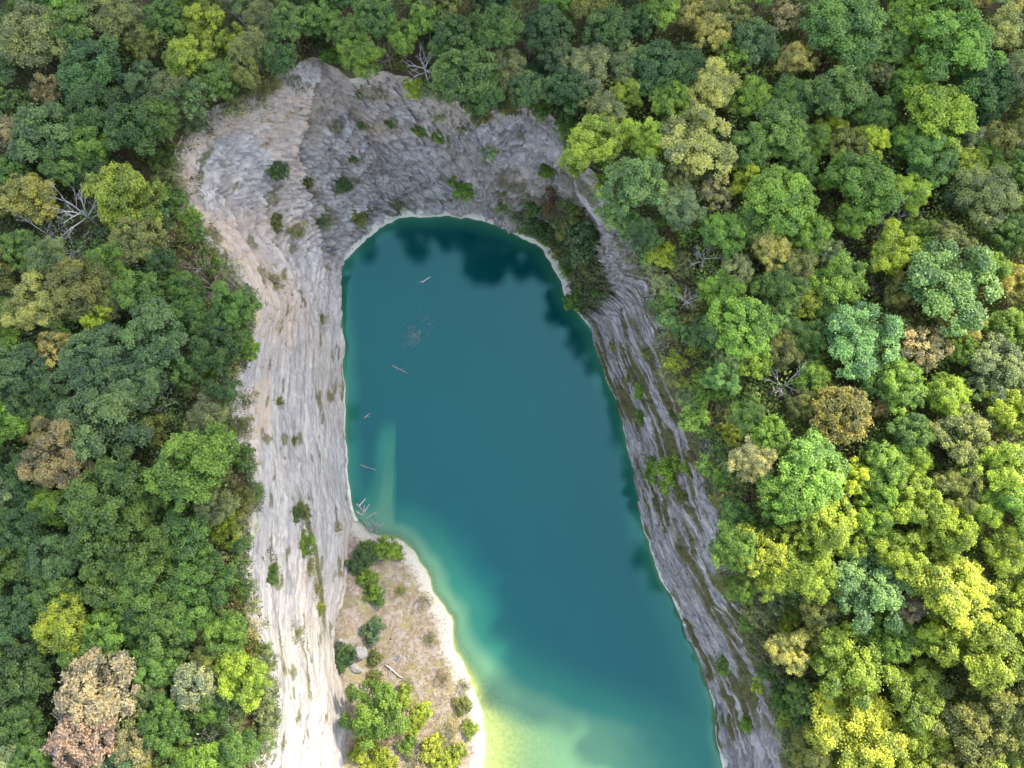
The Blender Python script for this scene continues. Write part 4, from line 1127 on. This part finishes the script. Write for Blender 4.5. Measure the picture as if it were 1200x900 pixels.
# logs
def log(name, p0, p1, rad, mat, label, group=None, stubs=2, seed=0):
    r = np.random.default_rng(seed); T = Tubes(); p0 = np.array(p0, float); p1 = np.array(p1, float)
    path = wiggle((0, 0, 0), (p1 - p0) * np.array([1, 1, 0.6]), 6, 0.13, r)
    T.add(path, np.linspace(rad, rad * 0.55, 7), 7)
    o = mk(name, T.mesh(name), mat); o.location = p0
    for k in range(stubs):
        q = path[2 + k]; T2 = Tubes(); dv = r.normal(size=3); dv[2] = abs(dv[2]) * .4; dv /= np.linalg.norm(dv)
        T2.add(wiggle(q, q + dv * rad * 7, 3, .1, r), np.linspace(rad * .45, rad * .15, 4), 5); mk('branch_stub', T2.mesh('branch_stub'), mat, o)
    tag(o, label, 'log', group); return o
def wpt(px, py, z): return (*unproj(px, py, z), z)
log('floating_log', wpt(494, 331, .05), wpt(505, 325, .05), .17, M_DEAD, 'short pale log floating near the far end of the lake', 'driftwood in the lake', 1, 1)
log('floating_log', wpt(459, 428, .0), wpt(480, 439, -.02), .12, M_DEADP, 'dark thin log half sunk in the left middle of the lake', 'driftwood in the lake', 2, 2)
log('floating_log', wpt(427, 490, .0), wpt(434, 483, .02), .12, M_DEADP, 'short log afloat close to the left shore', 'driftwood in the lake', 1, 3)
log('floating_log', wpt(422, 545, .0), wpt(440, 550, -.02), .09, M_DEADP, 'thin branch afloat by the left shore above the driftwood', 'driftwood in the lake', 2, 4)
for k, (a, b, rd) in enumerate([((420, 594), (428.5, 584), .17), ((425, 603), (427, 592), .12), ((427, 600), (433, 591), .13), ((419, 600), (424, 604), .12), ((418, 590), (425, 598), .1), ((430, 607), (440, 600), .1)]):
    log('driftwood', wpt(*a, .05 + .03 * k), wpt(*b, .5 + .05 * k), rd, M_DEAD, ['long pale driftwood log pointing up right, off the spit tip', 'short upright driftwood stick of the spit tip jam', 'forked driftwood stick right of the upright one', 'lowest short driftwood stick against the cliff foot', 'driftwood stick crossing behind the long pale log', 'driftwood stick nearest the grey brush'][k], 'driftwood jam at the spit tip', 1, 20 + k)
T = Tubes(); r2 = np.random.default_rng(77)
for k in range(26):
    dv = r2.normal(size=3); dv[2] = abs(dv[2]) * .8 + .2; dv[1] += .6; dv /= np.linalg.norm(dv)
    twig_limb(r2, (r2.normal() * .8, r2.normal() * .3, 0), dv, r2.uniform(.9, 2.0), .035, 1, T)
o = mk('brush_heap', T.mesh('brush_heap'), M_DEAD); o.location = wpt(438, 619, 0.1)
tag(o, 'heap of grey dead brush at the water, north tip of the spit', 'brush heap')
p0 = hit(452, 779)[0]; p1 = hit(472, 793)[0]
log('fallen_log', p0 + Vector((0, 0, .15)), p1 + Vector((0, 0, .15)), .16, M_DEAD, 'pale log lying on the spit below the campfire ring', None, 1, 41)
p0 = hit(458, 748)[0]; p1 = hit(466, 746)[0]
log('fallen_log', p0 + Vector((0, 0, .12)), p1 + Vector((0, 0, .12)), .16, M_DEADP, 'short red-brown log on the bare ground above the campfire ring', None, 0, 42)

# ------------------------------------------------------------------ labels that single each plant out
SHAPE = {B: 'round-crowned', Lb: 'lobed', Fi: 'feathery', Do: 'domed', Sp: 'open-crowned', Sh: 'leafy', Sc: 'twiggy', 'dead': 'leafless'}
def area(px, py, e):
    if e['where'] == 'cliff':
        return 'on the left rock face' if px < 400 and py > 240 else ('on the far rock face' if px < 590 else ('in the shaded right corner' if py < 365 and px < 712 else 'on the right rock face'))
    if e['where'] == 'spit': return 'on the spit'
    if px < 350: return 'in the left forest'
    if py < 135 and px < 730: return 'above the far face'
    return 'in the right forest'
SHORT = [((90,245),'big pale dead tree'),((108,812),'beige dying tree'),((92,868),'pinkish dying tree'),((225,804),'round pale sage tree'),((62,537),'golden-brown tree'),
 ((120,490),'large dark blue-green tree'),((225,545),'overhanging green tree'),((58,410),'ragged golden tree'),((140,225),'large yellow-green left tree'),((70,735),'yellow-green lobed tree'),((282,795),'bright yellow-green rim tree'),
 ((545,82),'tree overhanging the far face'),((690,75),'pale sage tree over the far face'),((498,72),'fallen dead tree over the far face'),((815,165),'large pale gold tree'),((842,222),'ragged tan tree'),((905,290),'golden tree by the right bank'),
 ((933,66),'small golden tree near the top'),((1180,30),'pale gold corner tree'),((1104,128),'large yellow-olive tree'),((1160,222),'wide sage grey tree'),((870,378),'dense bright green tree'),((1116,328),'large mint green tree'),
 ((1130,372),'golden dome'),((1085,402),'pinkish tan tree'),((990,484),'round rust-gold tree'),((890,650),'open lime-yellow tree'),((1000,772),'big cliff-top tree'),((1012,852),'large lime tree'),((830,300),'pale cliff-top dead tree'),((925,446),'spidery dead tree'),
 ((0,0),'top left photo corner'),((0,900),'bottom left photo corner'),((1200,900),'bottom right photo corner'),((1200,600),'middle right frame edge'),((0,340),'upper left frame edge'),((0,640),'lower left frame edge'),((290,100),'top left curve of the rim'),((350,10),'top frame edge'),
 ((328,198),'dark shrub on the rock slope'),((543,217),'bright green cliff shrub'),((404,217),'small dark far-face shrub'),((358,632),'green gully'),((321,668),'lone left-face shrub'),((688,282),'dark corner bush'),((648,238),'red-brown scrub'),((785,545),'wide bright right-face bush'),
 ((420,764),'large boulder'),((450,812),'largest bush on the spit'),((465,770),'campfire ring'),((438,619),'grey brush heap'),((543,822),'olive bush near the pale shore'),((450,885),'yellow-green bush at the bottom edge'),((850,775),'lower right cliff edge'),((397,330),'left corner of the far shore')]
def dirw(dx, dy):
    a = math.degrees(math.atan2(-dy, dx)) % 360
    return ['right of', 'up and right of', 'above', 'up and left of', 'left of', 'down and left of', 'below', 'down and right of'][int((a + 22.5) // 45) % 8]
ORD = ['', 'second', 'third', 'fourth', 'fifth', 'sixth', 'seventh', 'eighth', 'ninth', 'tenth', 'eleventh', 'twelfth']
named = set(e['label'] for e in ENT if e['label'])
buckets = {}
for e in ENT:
    if e['label'] is None:
        cands = sorted(((e['px'] - p[0]) ** 2 + (e['py'] - p[1]) ** 2, p, n_) for p, n_ in SHORT)
        cands = [c_ for c_ in cands if c_[0] > 9]
        d2, p, n_ = cands[0]
        noun = 'dead tree' if e['kind'] == 'dead' else ('shrub' if e['bush'] else 'tree')
        size = '' if e['kind'] == 'dead' else ('big ' if e['r'] > (13 if e['bush'] else 34) else ('small ' if e['r'] < (9 if e['bush'] else 23) else ''))
        key = '%s%s %s %s|%s the %s' % (size, SHAPE[e['kind']], e['col'], noun, dirw(e['px'] - p[0], e['py'] - p[1]), n_)
        buckets.setdefault(key, []).append((d2, e))
for key, lst in buckets.items():
    a_, b_ = key.split('|'); lst.sort(key=lambda q: q[0])
    for k, (d2, e) in enumerate(lst):
        e['label'] = ('%s %s' % (a_, b_)) if k == 0 else '%s %s nearest %s' % (a_, ORD[min(k, 11)], b_)
for e in ENT:
    e['obj']['label'] = e['label']
    if len(e['label'].replace('-', ' ').split()) > 16:
        for w_ in (SHAPE[e['kind']] + ' ', ' photo', 'large ', 'far-face ', 'the '):
            if len(e['label'].replace('-', ' ').split()) > 16: e['label'] = e['label'].replace(w_, '', 1)
        e['obj']['label'] = e['label']
print('plants', len(ENT), 'trees', sum(1 for e in ENT if not e['bush'] and e['kind'] != 'dead'), 'shrubs', sum(1 for e in ENT if e['bush']))
